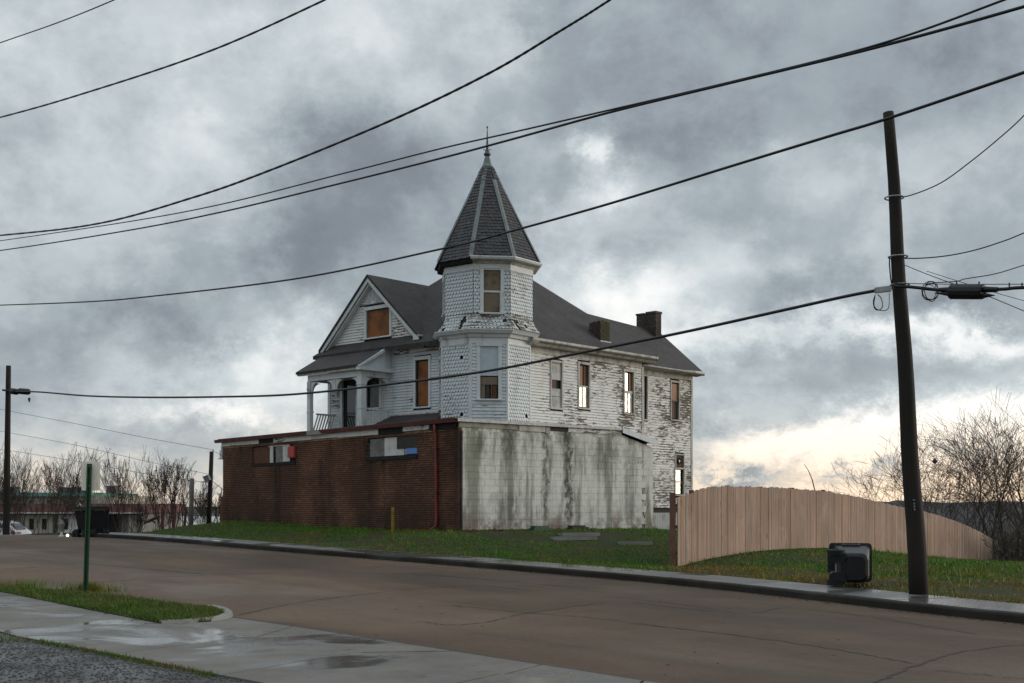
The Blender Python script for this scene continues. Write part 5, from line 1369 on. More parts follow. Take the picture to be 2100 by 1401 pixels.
for k in range(8):
    a, b = vt(k, RA + .03, ZA + .03), vt(k, RC + .03 + .1 * (k in (0,)), ZC - .35 * (k == 0) - .1); rad = V(math.sin(TD + (k + .5) * math.pi / 4), -math.cos(TD + (k + .5) * math.pi / 4), 0); tg = V(-rad.y, rad.x, 0)
    if k == 0: b = vt(k, RA + .03 + (RC - RA) * .84, ZA + (ZC - ZA) * .84)
    m = MB()
    ax = (b - a).normalized(); up_ = (rad - ax * rad.dot(ax)).normalized()
    for sg in (1, -1):
        side = (tg * sg * .924 - up_ * .30)
        m.prism([a + up_ * .028, a + up_ * .012, a + side * .085 + up_ * .012, a + side * .085 + up_ * .028], b - a)
    m.build('hip_strip', M_ZINC, SPIRE)
# finial
fc = V(TC2.x, TC2.y, 0)
m = MB(); m.lathe(fc, [(.235, 13.52), (.215, 13.56), (.15, 13.72), (.10, 13.90), (.075, 13.98)], 8); FN = m.build('finial', M_ZINC, HOUSE)
m = MB(); m.lathe(fc, [(.075, 13.98), (.125, 14.03), (.13, 14.07), (.09, 14.10), (.075, 14.16), (.05, 14.20), (.045, 14.22)], 12); m.build('finial_collar', M_LEAD, FN, True)
m = MB(); m.lathe(fc, [(.052, 14.2), (.040, 14.40), (.022, 14.75), (.010, 14.98)], 8); m.build('spike', M_LEAD, FN)
m = MB(); m.lathe(fc, [(.008, 14.96), (.026, 14.98), (.034, 15.01), (.026, 15.04), (.006, 15.055)], 8); m.build('ball', M_LEAD, FN, True)
for i in range(4):
    a = TD + i * math.pi / 2; dv = V(math.sin(a), -math.cos(a), 0)
    m = MB(); m.tube([fc + dv * .05 + UP * 14.16, fc + dv * .09 + UP * 14.22, fc + dv * .13 + UP * 14.23, fc + dv * .145 + UP * 14.19], [.014, .013, .012, .008], 5); m.build('scroll', M_LEAD, FN)
# ------------------------------------------------------------------ wooden fence
FP = [V(4.02, 29.0, 0), V(4.95, 30.6, 0), V(7.86, 35, 0), V(10.1, 38, 0), V(13.8, 43.5, 0), V(17.2, 48, 0), V(19.9, 51.3, 0), V(21.3, 53, 0)]
FPX_T = [(1380, 1024), (1405, 1016), (1440, 1001), (1470, 998), (1520, 997), (1600, 1000), (1700, 1008), (1760, 1019), (1830, 1036), (1900, 1050), (1935, 1060), (1965, 1071), (2000, 1086), (2036, 1106)]
FS = resample(spline(FP, 10), 600)
FENCE = empty('wooden_fence', FP[0] + V(0, 0, gz(FP[0].x, FP[0].y)))
tag(FENCE, 'curving tan picket fence with dog eared tops on the lawn', 'fence')
q = MB(); hw_ = .0665; t_ = .010
pr = [V(-hw_, -t_, 0), V(hw_, -t_, 0), V(hw_, -t_, .985), V(hw_ - .022, -t_, 1), V(-hw_ + .022, -t_, 1), V(-hw_, -t_, .985)]
q.prism(pr, V(0, 2 * t_, 0)); PICK = q.mesh('picket'); PICK.materials.append(M_PICKET)
L_ = sum((b - a).length for a, b in zip(FS, FS[1:])); npk = int(L_ / .1375); PP = resample(FS, npk + 1)
def fence_top(q):
    px = 1050 + FPX * q.x / q.y
    xs = [a for a, b in FPX_T]; ys = [b for a, b in FPX_T]
    return EYE - (float(np.interp(px, xs, ys)) - HOR) / FPX * q.y
posts = []
for i in range(npk):
    a, b = PP[i], PP[i + 1]; c = (a + b) / 2; t = (b - a).normalized(); zb = gz(c.x, c.y) + .01; zt = fence_top(c) + rnd.uniform(-.02, .016)
    nn_ = V(t.y, -t.x, 0) * rnd.uniform(-.007, .005)
    o = put('picket', PICK, FENCE, (c.x + nn_.x, c.y + nn_.y, zb), math.atan2(t.y, t.x) + rnd.uniform(-.05, .05), (rnd.uniform(1.01, 1.05), 1, zt - zb))
    o.rotation_euler[1] = rnd.uniform(-.006, .006)
    if i % 17 == 8 or i == npk - 1: posts.append((c, t, zb, zt))
for (c, t, zb, zt) in posts:
    n = V(t.y, -t.x, 0); n = n if n.y > 0 else -n
    m = MB(); m.box(c + n * .085, t, n, UP, (-.05, .05), (-.05, .05), (zb - .2, zt + .03)); m.build('fence_post', M_POST, FENCE)
for f in (.18, .55, .86):
    m = MB()
    for i in range(0, npk - 1, 3):
        a, b = PP[i], PP[min(i + 3, npk)]; n = V((b - a).y, -(b - a).x, 0).normalized(); n = n if n.y > 0 else -n
        za = gz(a.x, a.y) * (1 - f) + fence_top(a) * f; zb = gz(b.x, b.y) * (1 - f) + fence_top(b) * f
        m.hexa([a + n * .014 + UP * za, b + n * .014 + UP * zb, b + n * .05 + UP * zb, a + n * .05 + UP * za, a + n * .014 + UP * (za + .085), b + n * .014 + UP * (zb + .085), b + n * .05 + UP * (zb + .085), a + n * .05 + UP * (za + .085)])
    m.build('rail', M_POST, FENCE)
# end post and a short return panel seen edge on
c = FP[0] + V(-.10, .02, 0); zb = gz(c.x, c.y)
m = MB(); m.box(c, V(1, .1, 0).normalized(), V(-.1, 1, 0).normalized(), UP, (-.07, .045), (-.05, .10), (zb - .1, fence_top(FP[0]) + .12)); m.build('end_post', M_POST, FENCE)
# bare stalk rising behind the fence
m = MB(); m.tube([at(1672, 1010, 40), at(1666, 985, 40), at(1658, 965, 40), at(1649, 952, 40)], [.022, .018, .014, .008], 5)
tag(m.build('dead_stalk', M_TWIG), 'single thin dead stalk leaning up above the fence top', 'stalk')

# ------------------------------------------------------------------ wheeled bins
def bin_parts(root, M, lay):
    """cart built upright along +z in its own frame, M places it: tapered body, rim, lid, wheels, handle"""
    def add(name, m, mat, smooth=False):
        for i, v in enumerate(m.v): m.v[i] = M @ v
        return m.build(name, mat, root, smooth)
    m = MB(); lv = [(0, .20, .17, .09), (.035, .245, .215, .11), (.07, .255, .225, .11), (.30, .268, .25, .11), (.80, .30, .30, .08), (.92, .305, .31, .05)]
    def rr(hx, hy, r, z, cy):
        P = []
        for (sx, sy, a0) in ((1, 1, 0), (-1, 1, 90), (-1, -1, 180), (1, -1, 270)):
            for k in range(4):
                a = R(a0 + 30 * k); P.append(V(sx * (hx - r) + r * math.cos(a), cy + sy * (hy - r) + r * math.sin(a), z))
        return P
    rings = [rr(hx, hy, r, z, -.05 + z * .05) for z, hx, hy, r in lv]; n = 16
    for rg in rings: m.v.extend(rg)
    for k in range(len(rings) - 1):
        for j in range(n): m.f.append((k * n + j, k * n + (j + 1) % n, (k + 1) * n + (j + 1) % n, (k + 1) * n + j))
    m.f.append(tuple(range(n))[::-1]); m.f.append(tuple((len(rings) - 1) * n + j for j in range(n)))
    body = add('body', m, M_BIN)
    m = MB(); m.prism([v for v in rr(.335, .345, .05, .92, -.0)], V(0, 0, .045)); add('rim', m, M_BIN2)
    m = MB(); P0 = rr(.345, .365, .06, .968, .01); m.prism(P0, V(0, 0, .03)); P1 = rr(.30, .32, .06, .998, .01); m.prism(P1, V(0, 0, .04)); add('lid', m, M_BIN)
    m = MB(); m.abox(-.14, .14, .345, .40, .90, .93); m.abox(-.16, -.13, .28, .40, .86, .93); m.abox(.13, .16, .28, .40, .86, .93); add('handle', m, M_BIN2)
    for s in (-1, 1):      # grips moulded into the sides under the rim
        m = MB(); m.abox(min(s * .285, s * .335), max(s * .285, s * .335), -.12, .12, .80, .835); m.abox(min(s * .285, s * .335), max(s * .285, s * .335), -.15, -.12, .80, .92); m.abox(min(s * .285, s * .335), max(s * .285, s * .335), .12, .15, .80, .92); add('side_grip', m, M_BIN2)
        m = MB(); c = [V(s * .20, .23, .10)]; ring = [V(0, .255 + .15 * math.cos(i * math.pi / 8), .10 + .15 * math.sin(i * math.pi / 8)) for i in range(16)]
        m.prism([q_ + V(s * .215, 0, 0) for q_ in ring], V(s * .085, 0, 0)); m.prism([V(s * .30, .255 + .05 * math.cos(i * math.pi / 4), .10 + .05 * math.sin(i * math.pi / 4)) for i in range(8)], V(s * .012, 0, 0)); add('wheel', m, M_RUBBER)
    m = MB(); m.tube([V(-.235, .255, .10), V(.235, .255, .10)], .016, 6); add('axle', m, M_STEEL)
    m = MB(); 
    for s in (-1, 1):
        P = rr(.085, .15, .07, 0, 0); m.prism([V(s * .165 + v.x, .22 + v.y, .0) for v in P], V(0, 0, .27))
    add('wheel_housing', m, M_BIN)
# tipped over on its side by the pole, wheels to the left, open end away from the street
bl = gnd(1745, 1206, .13)
B1 = empty('wheeled_bin', bl); tag(B1, 'black wheeled bin tipped on its side on the sidewalk beside the pole', 'bin')
Mx = Matrix.Translation(bl + V(.03, .05, .36)) @ Matrix.Rotation(R(-15), 4, 'Z') @ Matrix.Rotation(R(3), 4, 'X') @ Matrix.Rotation(R(-90), 4, 'X') @ Matrix.Rotation(R(90), 4, 'Z') @ Matrix.Scale(1.08, 4)
bin_parts(B1, Mx, True)
for (px, rz, lb) in ((178, R(155), 'black upright wheeled bin nearer the picture edge across the street'), (203, R(205), 'black upright wheeled bin beside another one across the street')):
    b0 = at(px, 1101, 45.5); b0.z = max(b0.z, gz(b0.x, b0.y)) if kerb_dist(np.array([b0.x]), np.array([b0.y]))[0] > 0 else float(road_z(0, b0.y)); B = empty('wheeled_bin', b0); tag(B, lb, 'bin', 'upright bins across the street')
    bin_parts(B, Matrix.Translation(b0) @ Matrix.Rotation(rz, 4, 'Z') @ Matrix.Scale(1.1, 4), False)

# ------------------------------------------------------------------ sign on its post
sb = gnd(176, 1216, .03); S = empty('street_sign', sb); tag(S, 'back of a small pale sign on a green steel post in the verge', 'sign')
tp = at(184, 951, sb.y); ax = (tp - sb).normalized(); sx = V(1, .06, 0).normalized(); sy = V(-.06, 1, 0).normalized()
m = MB(); cs = [(-.042, -.02), (-.02, -.024), (-.018, .012), (.018, .012), (.02, -.024), (.042, -.02), (.042, -.014), (.026, -.016), (.024, .02), (-.024, .02), (-.026, -.016), (-.042, -.014)]
m.prism([sb - ax * .25 + sx * a * 1.1 + sy * b * 1.1 for a, b in cs], ax * ((tp - sb).length + .25)); m.build('post', M_GREENPOST, S)
m = MB()
for k in range(34):
    c = sb + ax * (.15 + k * .065) + sy * .0165 - sy * .002
    m.prism([c + (sx * math.cos(i * 1.047) + ax * math.sin(i * 1.047)) * .006 for i in range(6)], sy * -.003)
m.build('bolt_holes', M_DARK, S, False, 'stuff')
cpl = at(184.5, 976.5, sb.y) + sy * .045; hw2, hh2, rr2 = .168, .265, .035; P = []
for (s1, s2, a0) in ((1, 1, 0), (-1, 1, 90), (-1, -1, 180), (1, -1, 270)):
    for k in range(5):
        a = R(a0 + 22.5 * k); P.append(cpl + sx * (s1 * (hw2 - rr2) + rr2 * math.cos(a)) + UP * (s2 * (hh2 - rr2) + rr2 * math.sin(a)))
m = MB(); m.prism(P, sy * .004); m.build('sign_plate', M_SIGNBACK, S)
for k in (-.18, .18):
    m = MB(); m.tube([cpl + UP * k - sy * .08, cpl + UP * k + sy * .012], .01, 6); m.build('bolt', M_STEEL, S)
# yellow post in the lawn
c = V(*at(806, 1095, 39.6)); c.z = gz(c.x, c.y); m = MB(); tz = EYE - (1041 - HOR) / FPX * 39.6
m.tube([V(c.x, c.y, c.z - .1), V(c.x, c.y, tz - .05), V(c.x, c.y, tz)], [.06, .06, .045], 8); YP = m.build('marker_post', M_YELLOW)
tag(YP, 'short faded yellow post standing in the lawn before the brick wall', 'post')

# ------------------------------------------------------------------ utility poles
pb = gnd(1885, 1219, .13); pt = at(1823, 231, pb.y + .3)
UPOLE = empty('utility_pole', pb); tag(UPOLE, 'tall dark leaning utility pole at the curb beside the tipped bin', 'utility pole')
m = MB(); n_ = 14; PP_ = [pb.lerp(pt, k / n_) + V(.012 * math.sin(k * 1.2), 0, 0) - (V(0, 0, .3) if k == 0 else V(0, 0, 0)) for k in range(n_ + 1)]
m.tube(PP_, [.162 - .072 * k / n_ for k in range(n_ + 1)], 14); m.build('shaft', M_POLE, UPOLE, True)
def on_pole(py):
    f = (1219 - py) / (1219 - 231); return pb.lerp(pt, f)
tg = [on_pole(1040) + V(0, -.155, 0), on_pole(1052) + V(0, -.153, 0)]
for i, (py, w_, h_) in enumerate(((1028, .035, .008), (1035, .02, .016), (1041, .02, .016), (1047, .02, .016))):
    c = on_pole(py) + V(-.04, -.150, 0); m = MB(); m.abox(c.x - w_ / 2, c.x + w_ / 2, c.y - .012, c.y + .02, c.z - h_, c.z + h_); m.build('number_tag', M_STEEL, UPOLE)
for py in (408, 530, 588):
    c = on_pole(py); m = MB(); m.tube([c + V(.16 * math.cos(a), .16 * math.sin(a), 0) for a in [i * .5236 for i in range(13)]], .014, 4, False); m.build('pole_band', M_STEEL, UPOLE)
# conduit down the left side between two brackets
m = MB(); m.tube([on_pole(530) + V(-.15, -.02, 0), on_pole(545) + V(-.165, -.03, 0), on_pole(575) + V(-.16, -.03, 0), on_pole(592) + V(-.14, -.03, 0)], .012, 5); m.build('drop_wire', M_CABLE, UPOLE)
# box and loop hanging on the left of the pole
c = at(1811, 594, pb.y - .1); m = MB(); m.box(c, V(1, .0, .12).normalized(), V(0, 1, 0), V(-.12, 0, 1).normalized(), (-.13, .13), (-.05, .05), (-.045, .045)); bx_ = m.build('junction_box', M_STEEL, UPOLE)
m = MB(); m.tube(spline([at(1795, 605, pb.y - .1), at(1791, 618, pb.y - .1), at(1794, 633, pb.y - .1), at(1803, 636, pb.y - .1), at(1810, 628, pb.y - .1), at(1807, 612, pb.y - .1), at(1800, 604, pb.y - .1)], 4), .008, 4)
m.tube(spline([at(1795, 605, pb.y - .1), at(1793, 628, pb.y - .1), at(1806, 637, pb.y - .1), at(1822, 632, pb.y - .1), at(1824, 600, pb.y - .1)], 4), .007, 4); m.build('cable_loop', M_CABLE, UPOLE)
lb_ = at(12, 1108, 58); lt_ = at(17.5, 750, 58); lb_.z = gz(lb_.x, lb_.y) - .2
LP = empty('utility_pole', lb_); tag(LP, 'slim dark utility pole across the street at the picture edge', 'utility pole')
m = MB(); m.tube([lb_.lerp(lt_, k / 8) for k in range(9)], [.17 - .055 * k / 8 for k in range(9)], 10); m.build('shaft', M_POLE, LP, True)
m = MB(); m.tube([at(5, 800, 57.8), at(30, 803, 57.8)], .05, 5); m.build('bracket', M_CABLE, LP)
# short pole with a flood lamp, grey post
b0 = at(427, 1085, 56); b0.z = gz(b0.x, b0.y); t0 = at(434, 926, 56)
SP = empty('short_pole', b0); tag(SP, 'short dark pole carrying a flood lamp beside the brick annex', 'pole')
m = MB(); m.tube([b0 - UP * .2, b0.lerp(t0, .5), t0], [.12, .11, .095], 9); m.build('shaft', M_POLE, SP, True)
m = MB(); m.tube([t0 + V(.07, 0, -.2), t0 + V(.07, 0, .12)], .025, 6); m.build('pipe_top', M_STEEL, SP)
c = at(425, 981, 55.8); m = MB(); m.box(c, V(.9, -.2, .35).normalized(), V(.2, .95, 0).normalized(), V(-.35, 0, .9).normalized(), (-.14, .12), (-.1, .1), (-.13, .13)); m.build('flood_lamp', M_AC, SP)
m = MB(); m.box(at(421, 988, 55.7), V(1, 0, .05).normalized(), V(0, 1, 0), UP, (-.2, .16), (-.06, .06), (-.03, .02)); m.build('lamp_visor', M_STEEL, SP)
b1 = at(391, 1085, 53.5); b1.z = gz(b1.x, b1.y); t1 = at(394, 981, 53.5)
m = MB(); m.tube([b1 - UP * .1, b1.lerp(t1, .98), t1], [.105, .10, .085], 10); tag(m.build('grey_post', M_GREYWALL, None, True), 'plain pale grey post on the mound by the bare shrubs', 'post')
m = MB(); 
# small floodlit lantern and low ground lamp by the bins
lc = at(126, 1101, 45.5); LN = empty('garden_lantern', lc); tag(LN, 'small pale lantern standing low beside the bins across the street', 'lantern')
m = MB(); m.lathe(lc, [(.10, 0), (.10, .06), (.05, .08), (.05, .2)], 8); m.build('base', M_WHITE, LN)
m = MB(); m.lathe(lc, [(.07, .2), (.13, .46), (.13, .5), (.05, .6), (.02, .66)], 6); m.build('lamp_head', M_GREYWALL, LN)
gc = at(138.5, 1098, 45.2); m = MB(); m.lathe(gc - UP * .05, [(.02, 0), (.055, .03), (.055, .07), (.02, .10)], 8); tag(m.build('ground_lamp', M_LAMP, None, True), 'tiny lit lamp glowing at the far edge of the road', 'lamp')

# ------------------------------------------------------------------ overhead lines
PL_A, PL_B = V(lt_.x, 58, 0), V(pt.x, pb.y, 0)
def wire(name, pxs, A, B, r, label, group='overhead wires', n=9, twist=0.0, wob=0.0, mat=None, r2=None):
    P = []
    for (px, py) in pxs:
        k_ = (px - 1050) / FPX; D = B - A; s = (k_ * A.y - A.x) / (D.x - k_ * D.y); Y = A.y + D.y * s; P.append(at(px, py, Y))
    if pxs[-1][0] > 2100: P.append(P[-1] + (P[-1] - P[-2]) * 2.5)      # carries on to the next pole out of view
    Q = spline(P, n)
    if wob:
        for i in range(1, len(Q) - 1): Q[i] = Q[i] + V(0, 0, rnd.uniform(-wob, wob))
    m = MB()
    rr = [(r if r2 is None else r + (r2 - r) * i / (len(Q) - 1)) * .84 * (1 + (.13 * math.sin(i * 2.1) if twist else 0)) for i in range(len(Q))]
    m.tube(Q, rr, 5, True)
    o = m.build(name, mat or M_CABLE, None, True); tag(o, label, 'wire', group); return o
A2, B2 = V(-22, 55, 0), V(9.5, 17, 0)
wire('overhead_wire', [(-260, 305), (0, 241), (200, 183), (430, 105), (668, -1), (900, -115)], V(-36, 62, 0), V(2, 16, 0), .034, 'twisted wire crossing the top corner of the sky above the others', n=26, twist=1, r2=.022)
wire('overhead_wire', [(-200, 158), (0, 88), (120, 46), (236, -1), (400, -75)], V(-44, 62, 0), V(-4, 16, 0), .012, 'hair thin wire in the extreme upper corner of the sky')
wire('overhead_wire', [(-260, 505), (0, 483), (200, 459), (400, 404), (560, 347), (800, 248), (1000, 152), (1150, 63), (1252, -1), (1420, -115)], V(-28, 58, 0), V(6, 17, 0), .046, 'twisted wire climbing steeply to the top edge over the spire', n=26, twist=1, r2=.026)
wire('overhead_wire', [(-260, 530), (0, 494), (250, 457), (450, 420), (700, 357), (900, 306), (1050, 272), (1250, 226), (1500, 168), (1800, 92), (2062, -1), (2300, -95)], A2, B2, .026, 'upper of the two wires running close together past the finial', n=10)
wire('overhead_wire', [(-260, 548), (0, 514), (250, 475), (450, 436), (700, 376), (900, 326), (1050, 286), (1250, 231), (1500, 170), (1800, 97), (2100, 14), (2300, -48)], A2, B2, .034, 'lower of the two wires running close together past the finial', n=10)
wire('overhead_wire', [(-260, 634), (0, 626), (180, 619), (300, 609), (600, 573), (900, 512), (1050, 474), (1250, 418), (1500, 341), (1700, 280), (1822, 243), (2100, 149), (2350, 62)], PL_A, PL_B, .034, 'wire crossing before the spire to the top of the leaning pole', n=10)
wire('telephone_cable', [(22, 803), (80, 804), (180, 812), (300, 815), (450, 814), (600, 809), (800, 788), (1000, 761), (1200, 722), (1400, 682), (1600, 638), (1740, 607), (1832, 590)], PL_A, PL_B, .044, 'thick black cable sagging low across the house to the leaning pole', n=10, r2=.036)
wire('overhead_wire', [(1838, 405), (1870, 400), (1930, 375), (1990, 332), (2050, 283), (2100, 237), (2180, 150)], PL_A, PL_B + V(.6, .6, 0), .013, 'thin wire curving up from the pole to the upper edge', n=8)
wire('overhead_wire', [(1828, 529), (1880, 530), (1940, 525), (2000, 513), (2060, 494), (2100, 478), (2240, 420)], PL_A, PL_B + V(.6, .6, 0), .013, 'thin wire rising gently from the pole above the splice case', n=8)
wire('overhead_wire', [(1916, 580), (1962, 577), (1980, 572), (2040, 562), (2100, 544), (2240, 500)], PL_A, PL_B + V(.4, .4, 0), .010, 'thin wire rising from the splice case itself', n=8)
wire('overhead_wire', [(1832, 581), (1950, 583), (2100, 583), (2260, 582)], PL_A, PL_B, .008, 'straight strand wire carrying the splice case', n=6)
wire('telephone_cable', [(1834, 587), (1870, 589), (1915, 594), (1945, 596), (2030, 594), (2062, 593), (2100, 590), (2260, 586)], PL_A, PL_B, .034, 'thick black cable leaving the pole through the splice case', n=6)
wire('overhead_wire', [(1846, 540), (1900, 562), (1960, 584), (2020, 605), (2100, 638), (2200, 680)], PL_A, PL_B + V(.4, .4, 0), .008, 'thin stay wire slanting down behind the splice case', n=6)
wire('overhead_wire', [(1900, 556), (1985, 583), (2040, 600), (2100, 617), (2200, 645)], PL_A, PL_B + V(.3, .3, 0), .006, 'hair thin wire slanting down by the splice case', n=6)
for (pxs, lab) in (([(-60, 822), (0, 839), (150, 868), (300, 898), (434, 922)], 'faint uppermost wire slanting down to the short pole'),
                   ([(-60, 870), (0, 884), (150, 912), (300, 946), (430, 973)], 'faint middle wire slanting down to the short pole'),
                   ([(-60, 912), (0, 921), (150, 945), (300, 972), (425, 990)], 'faint lowest wire slanting down behind the bare shrubs'),):
    wire('service_wire', pxs, V(-30, 66, 0), V(-14.08, 56, 0), .011, lab, 'faint service wires over the bare shrubs', 6)
wire('service_wire', [(434, 924), (448, 930), (458, 938)], V(-14.08, 56, 0), V(-12.6, 51.5, 0), .010, 'short wire from the short pole top to the brick annex', 'faint service wires over the bare shrubs', 4)
wire('service_wire', [(432, 985), (446, 995), (460, 1006)], V(-14.08, 56, 0), V(-12.6, 51.5, 0), .016, 'short wire from the flood lamp down to the brick annex', 'faint service wires over the bare shrubs', 4)
# splice case with its tails, lashing posts, and the coil of slack cable
def pl(px, py):
    k_ = (px - 1050) / FPX; D = PL_B - PL_A; s = (k_ * PL_A.y - PL_A.x) / (D.x - k_ * D.y); return at(px, py, PL_A.y + D.y * s)
SC = empty('splice_case', pl(1988, 612)); tag(SC, 'black ribbed splice case hanging on the cable right of the pole'.replace('right of', 'beside'), 'splice case')
a, b = pl(1948, 598.5), pl(2018, 598.5); m = MB(); nn = 30
m.tube([a.lerp(b, k / nn) for k in range(nn + 1)], [.075] + [.118 + .006 * (k % 2) for k in range(nn - 1)] + [.10], 12); m.build('case', M_BIN, SC, False)
for (p0, p1, r0, r1) in (((1916, 601), (1948, 603), .006, .04), ((2018, 606), (2041, 606), .045, .004), ((1926, 594), (1948, 595), .032, .05), ((2018, 594), (2048, 594), .05, .04)):
    m = MB(); m.tube([pl(*p0), pl(*p1)], [r0, r1], 8); m.build('tail', M_BIN, SC)
for (px, py) in ((1962, 582), (2008, 581), (2070, 584), (2096, 584), (1856, 584)):
    m = MB(); c = pl(px, py); m.tube([c + UP * .03, c - UP * .06], .012, 6); m.build('hanger', M_CABLE, SC)
CL = empty('cable_coil', pl(1908, 616)); tag(CL, 'loose coil of slack cable hung between pole and splice case', 'cable coil')
for i in range(4):
    c = pl(1908 + rnd.uniform(-3, 3), 597 + rnd.uniform(-3, 3)); rx, rz = .135 + rnd.uniform(-.03, .03), .15 + rnd.uniform(-.03, .02); m = MB()
    m.tube([c + V(math.cos(t) * rx, .03 * math.sin(t * 2 + i), math.sin(t) * rz) for t in [k * .3491 for k in range(19)]], .007, 4); m.build('loop', M_CABLE, CL)
# splice at the far end of the sagging cable
FSC = empty('far_splice', at(38, 806, 57.6)); tag(FSC, 'dark splice sleeves on the sagging cable next to the far pole', 'splice case')
for (x0, x1) in ((23, 36), (38, 61)):
    m = MB(); a, b = at(x0, 802, 57.5), at(x1, 804, 57.2); m.tube([a, a.lerp(b, .12), a.lerp(b, .88), b], [.09, .15, .15, .08], 9); m.build('sleeve', M_BIN, FSC, True)
m = MB(); c = at(60, 818, 57.4); m.lathe(c - UP * .1, [(.01, -.08), (.05, .02), (.07, .12), (.02, .16)], 6); m.build('hanging_tag', M_BIN, FSC)
# ------------------------------------------------------------------ bare trees
def grow(m, p, d, L, r, lvl, rg, up=.12, spread=.55, segs=4, kids=(2, 3), minr=.004, rough=.10, sides=5, side_p=.5, shrink=(.6, .85)):
    P = [p.copy()]; rad = [r]; q = p.copy(); dd = d.normalized(); side = []
    for k in range(segs):
        dd = (dd + V(rg.gauss(0, rough), rg.gauss(0, rough), rg.gauss(0, rough) + up * .4)).normalized(); q = q + dd * (L / segs)
        P.append(q.copy()); rad.append(max(minr, r * (1 - .42 * (k + 1) / segs)))
        if k < segs - 1 and rg.random() < side_p and lvl > 0: side.append((q.copy(), dd.copy(), rad[-1]))
    m.tube(P, rad, sides if r > .02 else 3, False)
    if lvl <= 0: return
    ends = [(q, dd, rad[-1])] * rg.randint(*kids)
    for i, (c, e, rr) in enumerate(ends + side):
        ax = e.orthogonal().normalized(); ax.rotate(Matrix.Rotation(rg.uniform(0, 6.283), 3, e))
        nd = (e + ax * rg.uniform(.25, 1.0) * spread + V(0, 0, up)).normalized()
        grow(m, c, nd, L * rg.uniform(*shrink), rr * rg.uniform(.6, .85), lvl - 1, rg, up, spread, max(2, segs - 1), kids, minr, rough, sides, side_p, shrink)
def bare_tree(name, base, stems, H, r, lvl, seed, label, cat, group, mat, lean=.35, spread=.55, up=.12, minr=.004, trunk=None, tips=0, shrink=(.6, .85)):
    rg = random.Random(seed); T = empty(name, base); tag(T, label, cat, group)
    mt, mc = MB(), MB()
    for i in range(stems):
        a = 6.283 * i / stems + rg.uniform(-.5, .5); s = lean * rg.uniform(.2, 1.0); d = V(math.cos(a) * s, math.sin(a) * s, 1).normalized()
        b = base + V(math.cos(a), math.sin(a), 0) * (.05 * stems ** .5) - UP * .1; L = H * rg.uniform(.30, .42)
        P = [b, b + d * L * .5 + V(rg.gauss(0, .03), rg.gauss(0, .03), 0), b + d * L]; rr = r * rg.uniform(.7, 1.1)
        mt.tube(P, [rr, rr * .85, rr * .72], 6)
        for k in range(2 if stems > 2 else 3):
            nd = (d + V(rg.gauss(0, .3) * spread, rg.gauss(0, .3) * spread, .25)).normalized()
            grow(mc, P[2], nd, L * rg.uniform(.7, 1.0), rr * .62, lvl, rg, up, spread, 4, (2, 2) if stems > 3 else (2, 3), minr, .09, 5, .5, shrink)
    if tips:
        for _ in range(tips):
            q = mc.v[rg.randrange(len(mc.v) // 2, len(mc.v))]
            if q.z < base.z + H * .75: continue
            s = .03; mc.hexa([q + V(a, b, c) * s for a, b, c in ((-1, -1, -1), (1, -1, -1), (1, 1, -1), (-1, 1, -1), (-.5, -.6, 1), (.7, -.5, 1), (.5, .6, 1), (-.6, .5, 1))])
    top = max(q.z for q in mc.v) - base.z; kz = H / top
    for mm in (mt, mc):
        for q in mm.v: q.x = base.x + (q.x - base.x) * (.5 + .5 * kz); q.y = base.y + (q.y - base.y) * (.5 + .5 * kz); q.z = base.z + (q.z - base.z) * kz
    mt.build('trunk', trunk or mat, T, True); mc.build('crown', mat, T)
    return T
def far_base(px, Y): 
    X = (px - 1050) / FPX * Y; return V(X, Y, gz(X, Y))
# crepe myrtles along the far side of the crossing, vase shaped
for i, (px, Y, top, st, lab) in enumerate(((58, 62, 885, 9, 'leafless many stemmed shrub behind the slim far pole'), (100, 66, 930, 7, 'leafless many stemmed shrub before the cream building'),
        (238, 60, 905, 10, 'leafless many stemmed shrub directly behind the sign'), (352, 56, 920, 10, 'leafless many stemmed shrub with red cut stems on the mound'),
        (425, 62, 985, 6, 'small leafless shrub behind the short lamp pole'), (-28, 60, 915, 8, 'leafless many stemmed shrub half cut by the picture edge'), (452, 64, 1000, 5, 'small leafless shrub against the corner of the annex'), (290, 62, 985, 5, 'thin leafless shrub between two larger ones on the mound'))):
    b = far_base(px, Y); H = at(px, top, Y).z - b.z
    bare_tree('crepe_myrtle', b, st, H, .045, 4, 40 + i, lab, 'shrub', 'leafless shrubs across the street', M_TWIG_RED, .62, .40, .14, .0075, M_STUMP if px == 352 else M_BARK, 60, (.62, .82))
# cut red stems among them
for i, (px, top, lab) in enumerate(((333, 1043, 'straight red cut stem at the outer edge of the mound'), (355, 1032, 'tallest red cut stem on the mound'), (376, 1043, 'slanting red cut stem near the grey post'))):
    b = far_base(px, 54); t_ = at(px + (6 if i == 2 else 1), top, 54); m = MB(); m.tube([b - UP * .1, b.lerp(t_, .5), t_], [.07, .065, .055], 7)
    tag(m.build('cut_stem', M_STUMP), lab, 'stem', 'red cut stems on the mound')
# fallen limb behind the mound
m = MB(); m.tube(spline([at(292, 1062, 58), at(302, 1070, 57.5), at(315, 1064, 57), at(326, 1060, 56.5)], 4), [.07] * 13, 6); m.tube(spline([at(296, 1074, 58), at(308, 1066, 57.6), at(318, 1072, 57.2)], 4), [.05] * 9, 5)
tag(m.build('fallen_limb', M_BARK), 'dark crooked fallen limb beside the red roofed building', 'limb')
